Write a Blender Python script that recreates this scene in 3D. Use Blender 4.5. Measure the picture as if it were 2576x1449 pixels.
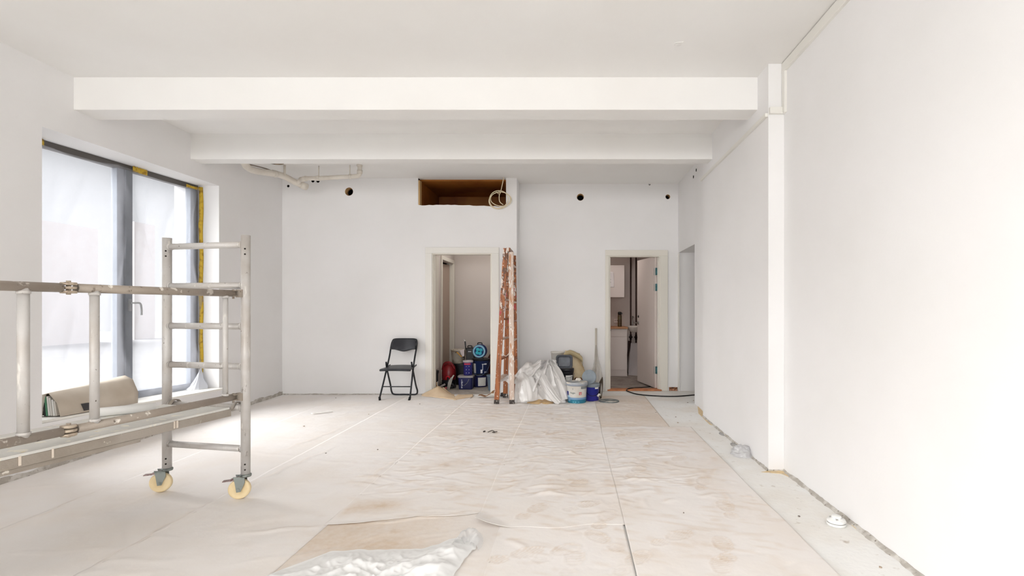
import bpy, bmesh, math, random
import numpy as np
from mathutils import Vector, Matrix, noise as mnoise

for _o in list(bpy.data.objects):
    bpy.data.objects.remove(_o, do_unlink=True)
SC = bpy.context.scene
COL = SC.collection
random.seed(7)

# ------------------------------------------------------------------ camera
F, CX, CY, HC = 1288.0, 1440.0, 775.0, 1.25     # focal length, vanishing point (px of 2576x1449), eye height
cam_d = bpy.data.cameras.new('camera')
cam = bpy.data.objects.new('camera', cam_d)
COL.objects.link(cam)
cam.location = (0, 0, HC)
cam.rotation_euler = (math.pi / 2, 0, 0)
cam_d.sensor_width = 36.0
cam_d.lens = 36.0 * F / 2576.0
cam_d.shift_x = -(CX - 1288.0) / 2576.0
cam_d.shift_y = (CY - 724.5) / 2576.0
cam_d.clip_start = 0.05
SC.camera = cam

# ------------------------------------------------------------------ sky, daylight, exposure
world = bpy.data.worlds.new('overcast_sky')
SC.world = world
world.use_nodes = True
_bg = world.node_tree.nodes['Background']
_bg.inputs['Color'].default_value = (0.95, 0.97, 1.0, 1)
_bg.inputs['Strength'].default_value = 0.64


def area_light(name, loc, rot, sx, sy, power, color=(1, 1, 1)):
    d = bpy.data.lights.new(name, 'AREA')
    d.shape = 'RECTANGLE'
    d.size, d.size_y, d.energy, d.color = sx, sy, power, color
    o = bpy.data.objects.new(name, d)
    COL.objects.link(o)
    o.location, o.rotation_euler = loc, rot
    return o


# hazy sun through thin cloud, from the street side
sun_d = bpy.data.lights.new('hazy_sun', 'SUN')
sun_d.energy, sun_d.angle, sun_d.color = 18.0, math.radians(75), (1.0, 0.99, 0.98)
sun = bpy.data.objects.new('hazy_sun', sun_d)
COL.objects.link(sun)
sun.rotation_euler = Vector((0.78, 0.18, -0.52)).to_track_quat('-Z', 'Y').to_euler()

# added area lamps: daylight at unseen openings behind the camera, fill for back rooms
area_light('daylight_shopfront', (-1.4, -10.9, 2.0), (math.radians(74), 0, 0), 4.2, 1.7, 380, (0.985, 0.99, 1.0))
area_light('side_opening_fill', (-3.88, -1.6, 1.55), (math.radians(90), 0, math.radians(-90)), 2.6, 2.3, 22, (0.985, 0.99, 1.0))  # added lamp at the unseen side opening, brightens the right wall and floor
area_light('kitchen_fill', (0.5, 8.8, 2.42), (0, 0, 0), 0.6, 0.6, 6.5, (1.0, 0.90, 0.84))  # added fill without a fixture, lifts the dim kitchen
area_light('store_fill', (-1.5, 8.2, 2.5), (0, 0, 0), 0.5, 0.5, 4.5, (1.0, 0.95, 0.90))  # added fill without a fixture, lifts the store room

SC.view_settings.view_transform = 'Standard'
SC.view_settings.look = 'None'
SC.view_settings.exposure = 0.22
SC.view_settings.gamma = 1.0
SC.view_settings.use_curve_mapping = False
SC.cycles.max_bounces = 12
SC.cycles.diffuse_bounces = 8
SC.cycles.transparent_max_bounces = 12
SC.cycles.caustics_reflective = False
SC.cycles.caustics_refractive = False


# ------------------------------------------------------------------ pixel -> place
def P(x, y, D):
    return Vector(((x - CX) / F * D, D, HC - (y - CY) / F * D))


def FL(x, y, z=0.0):
    return P(x, y, (HC - z) * F / (y - CY))


def px(D):
    return D / F          # metres per pixel at depth D


# ------------------------------------------------------------------ materials
def lin(c):
    return tuple((v / 255 / 12.92) if v / 255 <= 0.04045 else ((v / 255 + 0.055) / 1.055) ** 2.4 for v in c)


MATS = {}


def mat(name, col, rough=0.6, metal=0.0, var=None, bump=None, spec=0.4, streak=None, alpha=None, coord='Object'):
    """procedural principled material. var=(scale, colour2, lo, hi); streak=(scale xyz, colour2, lo, hi); bump=(scale, strength)"""
    if name in MATS:
        return MATS[name]
    m = bpy.data.materials.new(name)
    m.use_nodes = True
    nt = m.node_tree
    b = nt.nodes['Principled BSDF']
    b.inputs['Roughness'].default_value = rough
    b.inputs['Metallic'].default_value = metal
    b.inputs['Specular IOR Level'].default_value = spec
    tc = nt.nodes.new('ShaderNodeTexCoord')
    rgb = nt.nodes.new('ShaderNodeRGB')
    rgb.outputs[0].default_value = (*lin(col), 1)
    out = rgb.outputs[0]
    for k in (var, streak):
        if not k:
            continue
        layers = k if isinstance(k, list) else [k]
        for (sc, c2, lo, hi) in layers:
            mp = nt.nodes.new('ShaderNodeMapping')
            nt.links.new(tc.outputs[coord], mp.inputs[0])
            mp.inputs['Scale'].default_value = sc if isinstance(sc, tuple) else (sc, sc, sc)
            n = nt.nodes.new('ShaderNodeTexNoise')
            n.inputs['Scale'].default_value = 1.0
            n.inputs['Detail'].default_value = 5.0
            nt.links.new(mp.outputs[0], n.inputs['Vector'])
            r = nt.nodes.new('ShaderNodeMapRange')
            r.inputs['From Min'].default_value = lo
            r.inputs['From Max'].default_value = hi
            nt.links.new(n.outputs['Fac'], r.inputs['Value'])
            mx = nt.nodes.new('ShaderNodeMix')
            mx.data_type = 'RGBA'
            nt.links.new(r.outputs[0], mx.inputs['Factor'])
            nt.links.new(out, mx.inputs['A'])
            mx.inputs['B'].default_value = (*lin(c2), 1)
            out = mx.outputs['Result']
    nt.links.new(out, b.inputs['Base Color'])
    if bump:
        n = nt.nodes.new('ShaderNodeTexNoise')
        n.inputs['Scale'].default_value = bump[0]
        n.inputs['Detail'].default_value = 6.0
        nt.links.new(tc.outputs[coord], n.inputs['Vector'])
        bp = nt.nodes.new('ShaderNodeBump')
        bp.inputs['Strength'].default_value = bump[1]
        bp.inputs['Distance'].default_value = 0.01
        nt.links.new(n.outputs['Fac'], bp.inputs['Height'])
        nt.links.new(bp.outputs[0], b.inputs['Normal'])
    if alpha is not None:
        b.inputs['Alpha'].default_value = alpha
    MATS[name] = m
    return m


def film_mat(name, col, clear, rough=0.35, gloss=0.08, front=0.5):
    """thin milky plastic film: part clear, part diffusing"""
    if name in MATS:
        return MATS[name]
    m = bpy.data.materials.new(name)
    m.use_nodes = True
    nt = m.node_tree
    nt.nodes.remove(nt.nodes['Principled BSDF'])
    out = nt.nodes['Material Output']
    c = (*lin(col), 1)
    tl = nt.nodes.new('ShaderNodeBsdfTranslucent'); tl.inputs[0].default_value = c
    df = nt.nodes.new('ShaderNodeBsdfDiffuse'); df.inputs[0].default_value = c
    tr = nt.nodes.new('ShaderNodeBsdfTransparent'); tr.inputs[0].default_value = (0.97, 0.975, 0.98, 1)
    gl = nt.nodes.new('ShaderNodeBsdfGlossy'); gl.inputs['Roughness'].default_value = rough
    m1 = nt.nodes.new('ShaderNodeMixShader'); m1.inputs[0].default_value = front
    nt.links.new(tl.outputs[0], m1.inputs[1]); nt.links.new(df.outputs[0], m1.inputs[2])
    m2 = nt.nodes.new('ShaderNodeMixShader'); m2.inputs[0].default_value = clear
    nt.links.new(m1.outputs[0], m2.inputs[1]); nt.links.new(tr.outputs[0], m2.inputs[2])
    m3 = nt.nodes.new('ShaderNodeMixShader'); m3.inputs[0].default_value = gloss
    nt.links.new(m2.outputs[0], m3.inputs[1]); nt.links.new(gl.outputs[0], m3.inputs[2])
    nt.links.new(m3.outputs[0], out.inputs['Surface'])
    MATS[name] = m
    return m


# ------------------------------------------------------------------ mesh builder
WL = {}      # world location of every built object (all parents are unrotated)


class MB:
    def __init__(s):
        s.v, s.f, s.sm = [], [], []

    def add(s, vs, fs, smooth=False):
        o = len(s.v)
        s.v += [tuple(v) for v in vs]
        s.f += [tuple(i + o for i in f) for f in fs]
        s.sm += [smooth] * len(fs)
        return s

    def box(s, lo, hi):
        (a, b, c), (d, e, f) = lo, hi
        a, d = min(a, d), max(a, d); b, e = min(b, e), max(b, e); c, f = min(c, f), max(c, f)
        return s.add([(a, b, c), (d, b, c), (d, e, c), (a, e, c), (a, b, f), (d, b, f), (d, e, f), (a, e, f)],
                     [(0, 3, 2, 1), (4, 5, 6, 7), (0, 1, 5, 4), (1, 2, 6, 5), (2, 3, 7, 6), (3, 0, 4, 7)])

    def beam(s, a, b, w, h, up=(0, 0, 1)):
        """rectangular bar from a to b, w wide, h tall (h along up)"""
        a, b = Vector(a), Vector(b)
        d = (b - a).normalized()
        up = Vector(up)
        side = d.cross(up)
        if side.length < 1e-5:
            side = d.cross(Vector((1, 0, 0)))
        side.normalize()
        u = side.cross(d).normalized()
        vs = []
        for p in (a, b):
            for (i, j) in ((-1, -1), (1, -1), (1, 1), (-1, 1)):
                vs.append(p + side * (i * w / 2) + u * (j * h / 2))
        return s.add(vs, [(3, 2, 1, 0), (4, 5, 6, 7), (0, 1, 5, 4), (1, 2, 6, 5), (2, 3, 7, 6), (3, 0, 4, 7)])

    def tube(s, pts, r, n=12, caps=True, closed=False):
        pts = [Vector(p) for p in pts]
        m = len(pts)
        rr = r if isinstance(r, (list, tuple)) else [r] * m
        tang = []
        for i in range(m):
            if closed:
                t = pts[(i + 1) % m] - pts[i - 1]
            else:
                t = pts[min(i + 1, m - 1)] - pts[max(i - 1, 0)]
            tang.append(t.normalized())
        ref = Vector((0, 0, 1)) if abs(tang[0].z) < 0.9 else Vector((1, 0, 0))
        nrm = (ref - tang[0] * ref.dot(tang[0])).normalized()
        vs, fs = [], []
        for i in range(m):
            nrm = (nrm - tang[i] * nrm.dot(tang[i]))
            nrm.normalize()
            bi = tang[i].cross(nrm)
            for k in range(n):
                a = 2 * math.pi * k / n
                vs.append(pts[i] + (nrm * math.cos(a) + bi * math.sin(a)) * rr[i])
        lim = m if closed else m - 1
        for i in range(lim):
            j = (i + 1) % m
            for k in range(n):
                l = (k + 1) % n
                fs.append((i * n + k, i * n + l, j * n + l, j * n + k))
        s.add(vs, fs, True)
        if caps and not closed:
            o = len(s.v) - len(vs)
            s.f.append(tuple(o + k for k in range(n))[::-1]); s.sm.append(False)
            s.f.append(tuple(o + (m - 1) * n + k for k in range(n))); s.sm.append(False)
        return s

    def lathe(s, prof, loc=(0, 0, 0), n=28, M=None, smooth=True):
        """profile of (radius, height) turned round the local z axis"""
        vs, fs = [], []
        M = M or Matrix.Identity(3)
        loc = Vector(loc)
        for (r, z) in prof:
            for k in range(n):
                a = 2 * math.pi * k / n
                vs.append(loc + M @ Vector((r * math.cos(a), r * math.sin(a), z)))
        for i in range(len(prof) - 1):
            for k in range(n):
                l = (k + 1) % n
                fs.append((i * n + k, i * n + l, (i + 1) * n + l, (i + 1) * n + k))
        return s.add(vs, fs, smooth)

    def prism(s, poly, d0, d1, M=None, loc=(0, 0, 0)):
        """polygon in local xy pulled from z=d0 to z=d1"""
        M = M or Matrix.Identity(3)
        loc = Vector(loc)
        n = len(poly)
        vs = [loc + M @ Vector((x, y, d0)) for x, y in poly] + [loc + M @ Vector((x, y, d1)) for x, y in poly]
        fs = [tuple(range(n))[::-1], tuple(range(n, 2 * n))] + [(i, (i + 1) % n, n + (i + 1) % n, n + i) for i in range(n)]
        return s.add(vs, fs)

    def grid(s, fn, nu, nv, smooth=True):
        vs = [fn(i / nu, j / nv) for j in range(nv + 1) for i in range(nu + 1)]
        w = nu + 1
        fs = [(j * w + i, j * w + i + 1, (j + 1) * w + i + 1, (j + 1) * w + i) for j in range(nv) for i in range(nu)]
        return s.add(vs, fs, smooth)

    def mesh(s, name, org=(0, 0, 0)):
        me = bpy.data.meshes.new(name)
        ox, oy, oz = org
        me.from_pydata([(a - ox, b - oy, c - oz) for a, b, c in s.v], [], s.f)
        me.polygons.foreach_set('use_smooth', s.sm)
        me.update()
        bm = bmesh.new(); bm.from_mesh(me)
        bmesh.ops.recalc_face_normals(bm, faces=bm.faces[:])
        bm.to_mesh(me); bm.free()
        return me

    def build(s, name, m, parent=None, org=None, bevel=0, solid=0, sub=0):
        if parent is not None:
            org = WL[parent.name]
        elif org is None:
            xs, ys, zs = zip(*s.v)
            org = ((min(xs) + max(xs)) / 2, (min(ys) + max(ys)) / 2, min(zs))
        me = s.mesh(name, org)
        me.materials.append(m)
        o = bpy.data.objects.new(name, me)
        COL.objects.link(o)
        if parent is not None:
            o.parent = parent
        else:
            o.location = org
        WL[o.name] = tuple(org)
        if bevel:
            b = o.modifiers.new('bevel', 'BEVEL'); b.width = bevel; b.segments = 2; b.limit_method = 'ANGLE'
        if solid:
            b = o.modifiers.new('thickness', 'SOLIDIFY'); b.thickness = solid; b.offset = 0
        if sub:
            b = o.modifiers.new('subdivision', 'SUBSURF'); b.levels = sub; b.render_levels = sub
        return o


def tag(o, label, cat, group=None):
    o['label'] = label
    o['category'] = cat
    if group:
        o['group'] = group
    return o


def thing(name, label, cat, loc=(0, 0, 0), group=None):
    o = bpy.data.objects.new(name, None)
    COL.objects.link(o)
    o.empty_display_size = 0.1
    o.location = loc
    WL[o.name] = tuple(loc)
    return tag(o, label, cat, group)


def struct(o, label=None):
    o['kind'] = 'structure'
    if label:
        o['label'] = label
    return o


def root(name, loc, label=None):
    o = bpy.data.objects.new(name, None)
    COL.objects.link(o)
    o.empty_display_size = 0.1
    o.location = loc
    WL[o.name] = tuple(loc)
    return struct(o, label)


def cut(o, mb):
    """boolean difference of a cutter mesh out of object o (frozen into the mesh)"""
    me = mb.mesh('cutter')
    c = bpy.data.objects.new('cutter', me)
    COL.objects.link(c)
    md = o.modifiers.new('cut', 'BOOLEAN')
    md.operation, md.solver, md.object = 'DIFFERENCE', 'EXACT', c
    bpy.context.view_layer.update()
    dg = bpy.context.evaluated_depsgraph_get()
    new = bpy.data.meshes.new_from_object(o.evaluated_get(dg))
    o.modifiers.remove(md)
    old = o.data
    o.data = new
    bpy.data.meshes.remove(old)
    bpy.data.objects.remove(c, do_unlink=True)
    bpy.data.meshes.remove(me)


def arc(c, r, a0, a1, n, ax=(1, 0, 0), ay=(0, 0, 1)):
    c, ax, ay = Vector(c), Vector(ax), Vector(ay)
    return [c + ax * (r * math.cos(a0 + (a1 - a0) * i / n)) + ay * (r * math.sin(a0 + (a1 - a0) * i / n)) for i in range(n + 1)]


def smooth_path(pts, n=6):
    """Catmull-Rom through the points"""
    pts = [Vector(p) for p in pts]
    out = []
    for i in range(len(pts) - 1):
        p0, p1, p2, p3 = pts[max(i - 1, 0)], pts[i], pts[i + 1], pts[min(i + 2, len(pts) - 1)]
        for k in range(n):
            t = k / n
            out.append(0.5 * ((2 * p1) + (p2 - p0) * t + (2 * p0 - 5 * p1 + 4 * p2 - p3) * t * t + (3 * p1 - p0 - 3 * p2 + p3) * t ** 3))
    out.append(pts[-1])
    return out


def nz(x, y, z=0.0):
    return mnoise.noise(Vector((x, y, z)))


def ridge(x, y, z=0.0):
    return max(0.0, 1.0 - abs(mnoise.noise(Vector((x, y, z)))) * 2.2)


def lerp(a, b, t):
    return a + (b - a) * t


def interp(x, pts):
    if x <= pts[0][0]:
        return pts[0][1]
    for (a, b), (c, d) in zip(pts, pts[1:]):
        if x <= c:
            return b + (d - b) * (x - a) / (c - a)
    return pts[-1][1]


def vnoise(x, y, seed=0):
    """smooth value noise on numpy arrays"""
    rng = np.random.RandomState(seed)
    tab = rng.rand(256, 256)
    xi, yi = np.floor(x).astype(int), np.floor(y).astype(int)
    fx, fy = x - xi, y - yi
    fx, fy = fx * fx * (3 - 2 * fx), fy * fy * (3 - 2 * fy)
    g = lambda i, j: tab[i % 256, j % 256]
    return (g(xi, yi) * (1 - fx) + g(xi + 1, yi) * fx) * (1 - fy) + (g(xi, yi + 1) * (1 - fx) + g(xi + 1, yi + 1) * fx) * fy


def text_mesh(txt, size):
    """flat lettering: list of 2-D vertices and faces"""
    cu = bpy.data.curves.new('lettering', 'FONT')
    cu.body, cu.size, cu.resolution_u = txt, size, 2
    cu.align_x = 'CENTER'
    o = bpy.data.objects.new('lettering', cu)
    COL.objects.link(o)
    bpy.context.view_layer.update()
    me = bpy.data.meshes.new_from_object(o.evaluated_get(bpy.context.evaluated_depsgraph_get()))
    vs = [(v.co.x, v.co.y) for v in me.vertices]
    fs = [tuple(p.vertices) for p in me.polygons]
    bpy.data.objects.remove(o, do_unlink=True)
    bpy.data.curves.remove(cu)
    bpy.data.meshes.remove(me)
    return vs, fs


# ------------------------------------------------------------------ shared colours
WHITE = mat('wall_paint', (236, 235, 235), 0.85, var=(1.3, (232, 231, 230), 0.4, 0.75), bump=(55, 0.05), spec=0.2)
CEIL = mat('ceiling_paint', (236, 235, 233), 0.9, var=(0.9, (232, 230, 227), 0.4, 0.75), bump=(40, 0.05), spec=0.2)
TRIM = mat('trim_paint', (229, 227, 221), 0.5, bump=(60, 0.03))
CONCRETE = mat('dusty_concrete', (240, 240, 238), 0.9, var=[(1.6, (230, 225, 217), 0.45, 0.7), (14, (188, 178, 166), 0.64, 0.78), (45, (140, 132, 122), 0.74, 0.80)], bump=(30, 0.25), spec=0.2)
ROUGHEDGE = mat('broken_plaster', (178, 172, 164), 0.95, var=[(14, (206, 202, 196), 0.45, 0.6), (40, (132, 124, 116), 0.62, 0.72)], bump=(60, 0.4), spec=0.1)

CEIL_Z = 3.125
A_D, B_D = 7.385, 7.74          # the two planes of the far wall
STEP_X = -0.803


def left_x(D):                   # face of the left wall (very slightly out of square)
    return -4.186 + (A_D - D) * 0.0417


# floor and ceiling
o = MB().box((-4.75, -11.3, -0.12), (3.5, 10.4, 0.0)).build('floor', CONCRETE, org=(0, 0, 0))
struct(o, 'dusty pale concrete floor slab')
o = MB().box((-4.75, -11.3, CEIL_Z), (3.5, 10.4, CEIL_Z + 0.15)).build('ceiling', CEIL, org=(0, 0, CEIL_Z))
struct(o, 'white painted flat ceiling')
# a paint blister / old fixing on the ceiling
mk = MB()
c = P(1705, 112, 1.875 * F / (775 - 112))
mk.lathe([(0.0, -0.005), (0.018, -0.0045), (0.024, -0.002), (0.026, 0.0)], (c.x, c.y, CEIL_Z), 14)
mk.beam((c.x - 0.03, c.y - 0.03, CEIL_Z - 0.004), (c.x + 0.03, c.y - 0.045, CEIL_Z - 0.004), 0.006, 0.004)
mk.beam((c.x - 0.012, c.y - 0.02, CEIL_Z - 0.004), (c.x - 0.004, c.y + 0.05, CEIL_Z - 0.004), 0.01, 0.008)
tag(mk.build('ceiling_hook_plate', CEIL), 'small white painted fixing stub left on the bare ceiling', 'fixing')

# ------------------------------------------------------------------ left wall with window openings
LO = -4.65
mb = MB()
mb.prism([(LO, -11.2), (left_x(-11.2), -11.2), (left_x(10.2), 10.2), (LO, 10.2)], 0, CEIL_Z)
wl = mb.build('wall_left', WHITE, org=(0, 0, 0))
W_D0, W_D1 = 3.90, 5.98          # window in view: near and far jamb
SILL0, SILL1, HEAD0, HEAD1 = 0.368, 0.298, 2.632, 2.678


def sill_z(D):
    return lerp(SILL0, SILL1, (D - W_D0) / (W_D1 - W_D0))


def head_z(D):
    return lerp(HEAD0, HEAD1, (D - W_D0) / (W_D1 - W_D0))


YZX = Matrix(((0, 0, 1), (1, 0, 0), (0, 1, 0)))      # local (x,y,z) -> world (z,x,y): polygon in (Y,Z), pulled along X
k = MB()
k.prism([(W_D0, SILL0), (W_D1, SILL1), (W_D1, HEAD1), (W_D0, HEAD0)], -5.0, -3.0, YZX)
k.prism([(-2.9, 0.35), (-0.3, 0.35), (-0.3, 2.65), (-2.9, 2.65)], -5.0, -3.0, YZX)  # unseen second opening, added to let light in
cut(wl, k)
struct(wl, 'white plastered left wall in shade with a deep window recess')

# rear wall (behind the camera) with shopfront openings
wr = MB().box((-4.65, -11.2, 0), (1.9, -11.0, CEIL_Z)).build('wall_rear', WHITE, org=(0, -11.1, 0))
k = MB().box((-3.3, -11.5, 0.4), (-1.5, -10.8, 2.85)).box((-1.3, -11.5, 0.4), (0.6, -10.8, 2.85))
cut(wr, k)
struct(wr, 'white rear wall with large shopfront openings')

# ------------------------------------------------------------------ far wall, left part (plane A): doorway, vent opening, drilled holes
DA0, DA1, DAZ = (1087 - CX) * px(A_D), (1238 - CX) * px(A_D), HC + (CY - 637) * px(A_D)
RX0, RX1 = (1052 - CX) * px(A_D), (1273 - CX) * px(A_D)
RZ0 = HC + (CY - 517) * px(A_D)
wa = MB().box((-4.3, A_D, 0), (STEP_X, A_D + 0.11, CEIL_Z)).build('wall_back_left', WHITE, org=(-2.5, A_D, 0))
k = MB().box((DA0, A_D - 0.2, -0.1), (DA1, A_D + 0.3, DAZ))
# ragged lower lip of the vent opening
lip = [(RX0, RZ0 + 0.01)]
for i in range(1, 24):
    t = i / 24
    lip.append((lerp(RX0, RX1, t), RZ0 + 0.012 * math.sin(t * 5.0) + random.uniform(-0.005, 0.005)))
lip += [(RX1, RZ0 - 0.005), (RX1, CEIL_Z + 0.1), (RX0, CEIL_Z + 0.1)]
XZY = Matrix(((1, 0, 0), (0, 0, 1), (0, 1, 0)))       # polygon in (X,Z), pulled along Y
k.prism(lip, A_D - 0.2, A_D + 0.3, XZY)
RY = Matrix(((1, 0, 0), (0, 0, -1), (0, 1, 0)))       # local z -> -Y


def hole(k, x, y, r, D, depth=0.4):
    p = P(x, y, D)
    k.lathe([(0, -depth), (r * px(D), -depth), (r * px(D), 0.05), (0, 0.05)], p, 20, RY, False)


hole(k, 878, 482, 10.5, A_D)
hole(k, 725, 468, 3.2, A_D)
hole(k, 787, 455, 4, A_D)
hole(k, 800, 455.5, 4, A_D)
cut(wa, k)
struct(wa, 'white back wall with a doorway, a vent opening and drilled holes')
# return of the step in the far wall
o = MB().box((STEP_X - 0.1, A_D + 0.11, 0), (STEP_X, B_D + 0.1, CEIL_Z)).build('wall_back_return', WHITE)
struct(o, 'narrow white return where the back wall steps back')

# far wall, right part (plane B)
DB0, DB1, DBZ = (1531 - CX) * px(B_D), (1661 - CX) * px(B_D), HC + (CY - 643) * px(B_D)
RW_X = 1.597
wb = MB().box((STEP_X - 0.1, B_D, 0), (RW_X + 0.3, B_D + 0.11, CEIL_Z)).build('wall_back_right', WHITE, org=(0.4, B_D, 0))
k = MB().box((DB0, B_D - 0.2, -0.1), (DB1, B_D + 0.3, DBZ))
hole(k, 1460, 496, 9, B_D)
hole(k, 1680, 495, 6, B_D)
hole(k, 1634, 464, 2.2, B_D)
cut(wb, k)
struct(wb, 'white recessed back wall with the kitchen doorway and drilled holes')

# tan sleeves inside the drilled holes
SLEEVE = mat('cardboard_sleeve', (176, 140, 96), 0.8, var=(30, (120, 88, 56), 0.45, 0.65))
for (x, y, r, D) in ((878, 482, 10.5, A_D), (1460, 496, 9, B_D), (1680, 495, 6, B_D)):
    p = P(x, y, D)
    R = r * px(D)
    sl = MB().lathe([(R, -0.10), (R, -0.004), (R * 0.93, -0.004), (R * 0.93, -0.10)], p, 20, RY)
    o = sl.build('hole_lining', SLEEVE, wa if D == A_D else wb)

CAV = mat('hole_shade', (44, 36, 30), 0.9)  # dark colour painted in for the shade inside the small holes
for (x, y, r, D) in ((725, 468, 3.2, A_D), (787, 455, 4, A_D), (800, 455.5, 4, A_D), (1634, 464, 2.2, B_D)):
    p = P(x, y, D)
    R = r * px(D) * 0.985
    MB().lathe([(R, -0.002), (R, -0.10), (0.0, -0.10)], p, 16, RY).build('hole_lining', CAV, wa if D == A_D else wb)

# ------------------------------------------------------------------ right wall: near face, thicker far panel, opening beyond it
PAN_X, NEAR_X, PIL_D, PAN_D = 1.504, 1.624, 3.93, 5.90
OP0, OPZ = 6.69, 2.085
mb = MB()
mb.box((NEAR_X, -11.2, 0), (1.95, PIL_D + 0.05, CEIL_Z))
mb.box((PAN_X, PIL_D, 0), (1.95, PAN_D, CEIL_Z))
mb.box((RW_X, PAN_D, 0), (1.95, OP0, CEIL_Z))
mb.box((RW_X, OP0, OPZ), (1.95, B_D + 0.05, CEIL_Z))
wr_ = mb.build('wall_right', WHITE, org=(1.6, 4, 0))
struct(wr_, 'bright white right wall with a thicker section and an opening at its far end')
hk = MB()
for (x, y, dd) in ((1752, 428, 6.60), (1746, 445, 6.75)):
    z = HC + (CY - y) * px(dd)
    hk.lathe([(0.0, 0.003), (0.02, 0.003), (0.02, -0.001)], (RW_X, dd, z), 12, Matrix(((0, 0, -1), (1, 0, 0), (0, 1, 0))))
o = hk.build('drill_hole', mat('hole_black', (16, 13, 11), 0.9), wr_)
# white corner bead on the far edge of the opening
o = MB().box((RW_X - 0.004, B_D - 0.05, 0), (RW_X + 0.012, B_D + 0.001, OPZ)).build('corner_bead', TRIM, wr_)

# corridor beyond the opening
mb = MB()
mb.box((1.95, OP0 - 0.1, 0), (3.4, OP0, CEIL_Z))
mb.box((1.6, B_D - 0.02, 0), (3.4, B_D + 0.1, CEIL_Z))
mb.box((3.2, OP0 - 0.1, 0), (3.4, B_D + 0.1, CEIL_Z))
mb.box((1.95, OP0, 2.5), (3.3, B_D, 2.55))
o = mb.build('wall_corridor', WHITE)
struct(o, 'plain white corridor walls beyond the right opening')

# outer shell behind the far wall
mb = MB().box((-4.65, 9.95, 0), (3.5, 10.2, CEIL_Z)).box((3.4, 6.5, 0), (3.5, 10.2, CEIL_Z))
o = mb.build('wall_outer', mat('kitchen_wall_paint', (205, 193, 186), 0.85, bump=(50, 0.05)))
struct(o, 'outer wall at the back of the kitchen')

# ------------------------------------------------------------------ ceiling beams
def ceiling_beam(d0, d1, zb, lab):
    b = MB().box((left_x(d0) - 0.05, d0, zb), (PAN_X + 0.03, d1, CEIL_Z + 0.02))
    o = b.build('ceiling_beam', CEIL, bevel=0.006)
    struct(o, lab)


ceiling_beam(4.16, 4.39, 2.862, 'white ceiling beam that meets the wall pier')
ceiling_beam(5.51, 5.69, 2.853, 'white ceiling beam between the pier and the drain pipe')

# ------------------------------------------------------------------ white cable trunking on the right wall
t = root('trim_1', (NEAR_X, 3, 2.9), 'white cable trunking running along the ceiling edge and down the pier')
MB().box((NEAR_X - 0.022, -10.9, CEIL_Z - 0.075), (NEAR_X + 0.002, PIL_D - 0.002, CEIL_Z - 0.006)).build('trunking_run', TRIM, t, bevel=0.003)
MB().box((NEAR_X - 0.020, PIL_D - 0.055, 2.735), (NEAR_X + 0.002, PIL_D - 0.004, CEIL_Z - 0.06)).build('trunking_drop', TRIM, t, bevel=0.003)
MB().box((PAN_X + 0.002, PIL_D - 0.03, 2.735), (NEAR_X - 0.02, PIL_D + 0.002, 2.785)).build('trunking_elbow', TRIM, t, bevel=0.003)
t = root('trim_2', (PAN_X, 5, 2.72), 'slim white trunking along the top of the thick wall section')
MB().box((PAN_X - 0.022, PIL_D + 0.01, 2.722), (PAN_X + 0.002, PAN_D + 0.05, 2.750)).build('trunking_run', TRIM, t, bevel=0.002)
MB().box((RW_X - 0.014, PAN_D + 0.02, 2.60), (RW_X + 0.002, PAN_D + 0.32, 2.625)).build('trunking_run', TRIM, t, bevel=0.002)

# ------------------------------------------------------------------ broken skirting line along the walls
def rough_strip(name, pts, h, w, inward, lab, seed):
    """irregular plaster edge: pts along the wall foot; inward = direction into the room"""
    random.seed(seed)
    mb = MB()
    iv = Vector(inward)
    path = []
    for a, b in zip(pts, pts[1:]):
        a, b = Vector(a), Vector(b)
        n = max(2, int((b - a).length / 0.03))
        path += [a.lerp(b, i / n) for i in range(n)]
    path.append(Vector(pts[-1]))
    vs, fs = [], []
    for i, p in enumerate(path):
        ww = w * (0.75 + 0.5 * nz(i * 0.21, seed, 0) + random.uniform(-0.15, 0.15))
        hh = h * (0.85 + 0.4 * nz(i * 0.17, seed, 5) + random.uniform(-0.12, 0.12))
        vs += [p - iv * 0.01, p + iv * ww, p + iv * (ww * 0.6) + Vector((0, 0, hh * 0.5)), p + iv * 0.003 + Vector((0, 0, hh)), p - iv * 0.01 + Vector((0, 0, hh))]
    n = len(path)
    for i in range(n - 1):
        for j in range(4):
            fs.append((i * 5 + j, i * 5 + j + 1, i * 5 + 5 + j + 1, i * 5 + 5 + j))
    mb.add(vs, fs)
    return struct(mb.build(name, ROUGHEDGE, org=tuple(pts[0])), lab)


rough_strip('baseboard_right', [(NEAR_X, -1, 0), (NEAR_X, PIL_D, 0)], 0.02, 0.03, (-1, 0, 0), 'crumbling plaster edge along the foot of the right wall', 1)
rough_strip('baseboard_pier', [(PAN_X, PIL_D, 0), (NEAR_X, PIL_D, 0)], 0.012, 0.012, (0, -1, 0), 'crumbling plaster edge at the foot of the pier', 2)
rough_strip('baseboard_panel', [(PAN_X, PIL_D, 0), (PAN_X, PAN_D, 0)], 0.018, 0.02, (-1, 0, 0), 'crumbling plaster edge under the thick wall section', 3)
rough_strip('baseboard_left', [(left_x(3), 3.0, 0), (left_x(A_D), A_D, 0)], 0.055, 0.015, (1, 0, 0), 'unpainted grey strip at the foot of the left wall', 4)
rough_strip('baseboard_back', [(-4.18, A_D, 0), (DA0 - 0.13, A_D, 0)], 0.018, 0.012, (0, -1, 0), 'thin grey broken edge at the foot of the back wall', 5)

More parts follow.
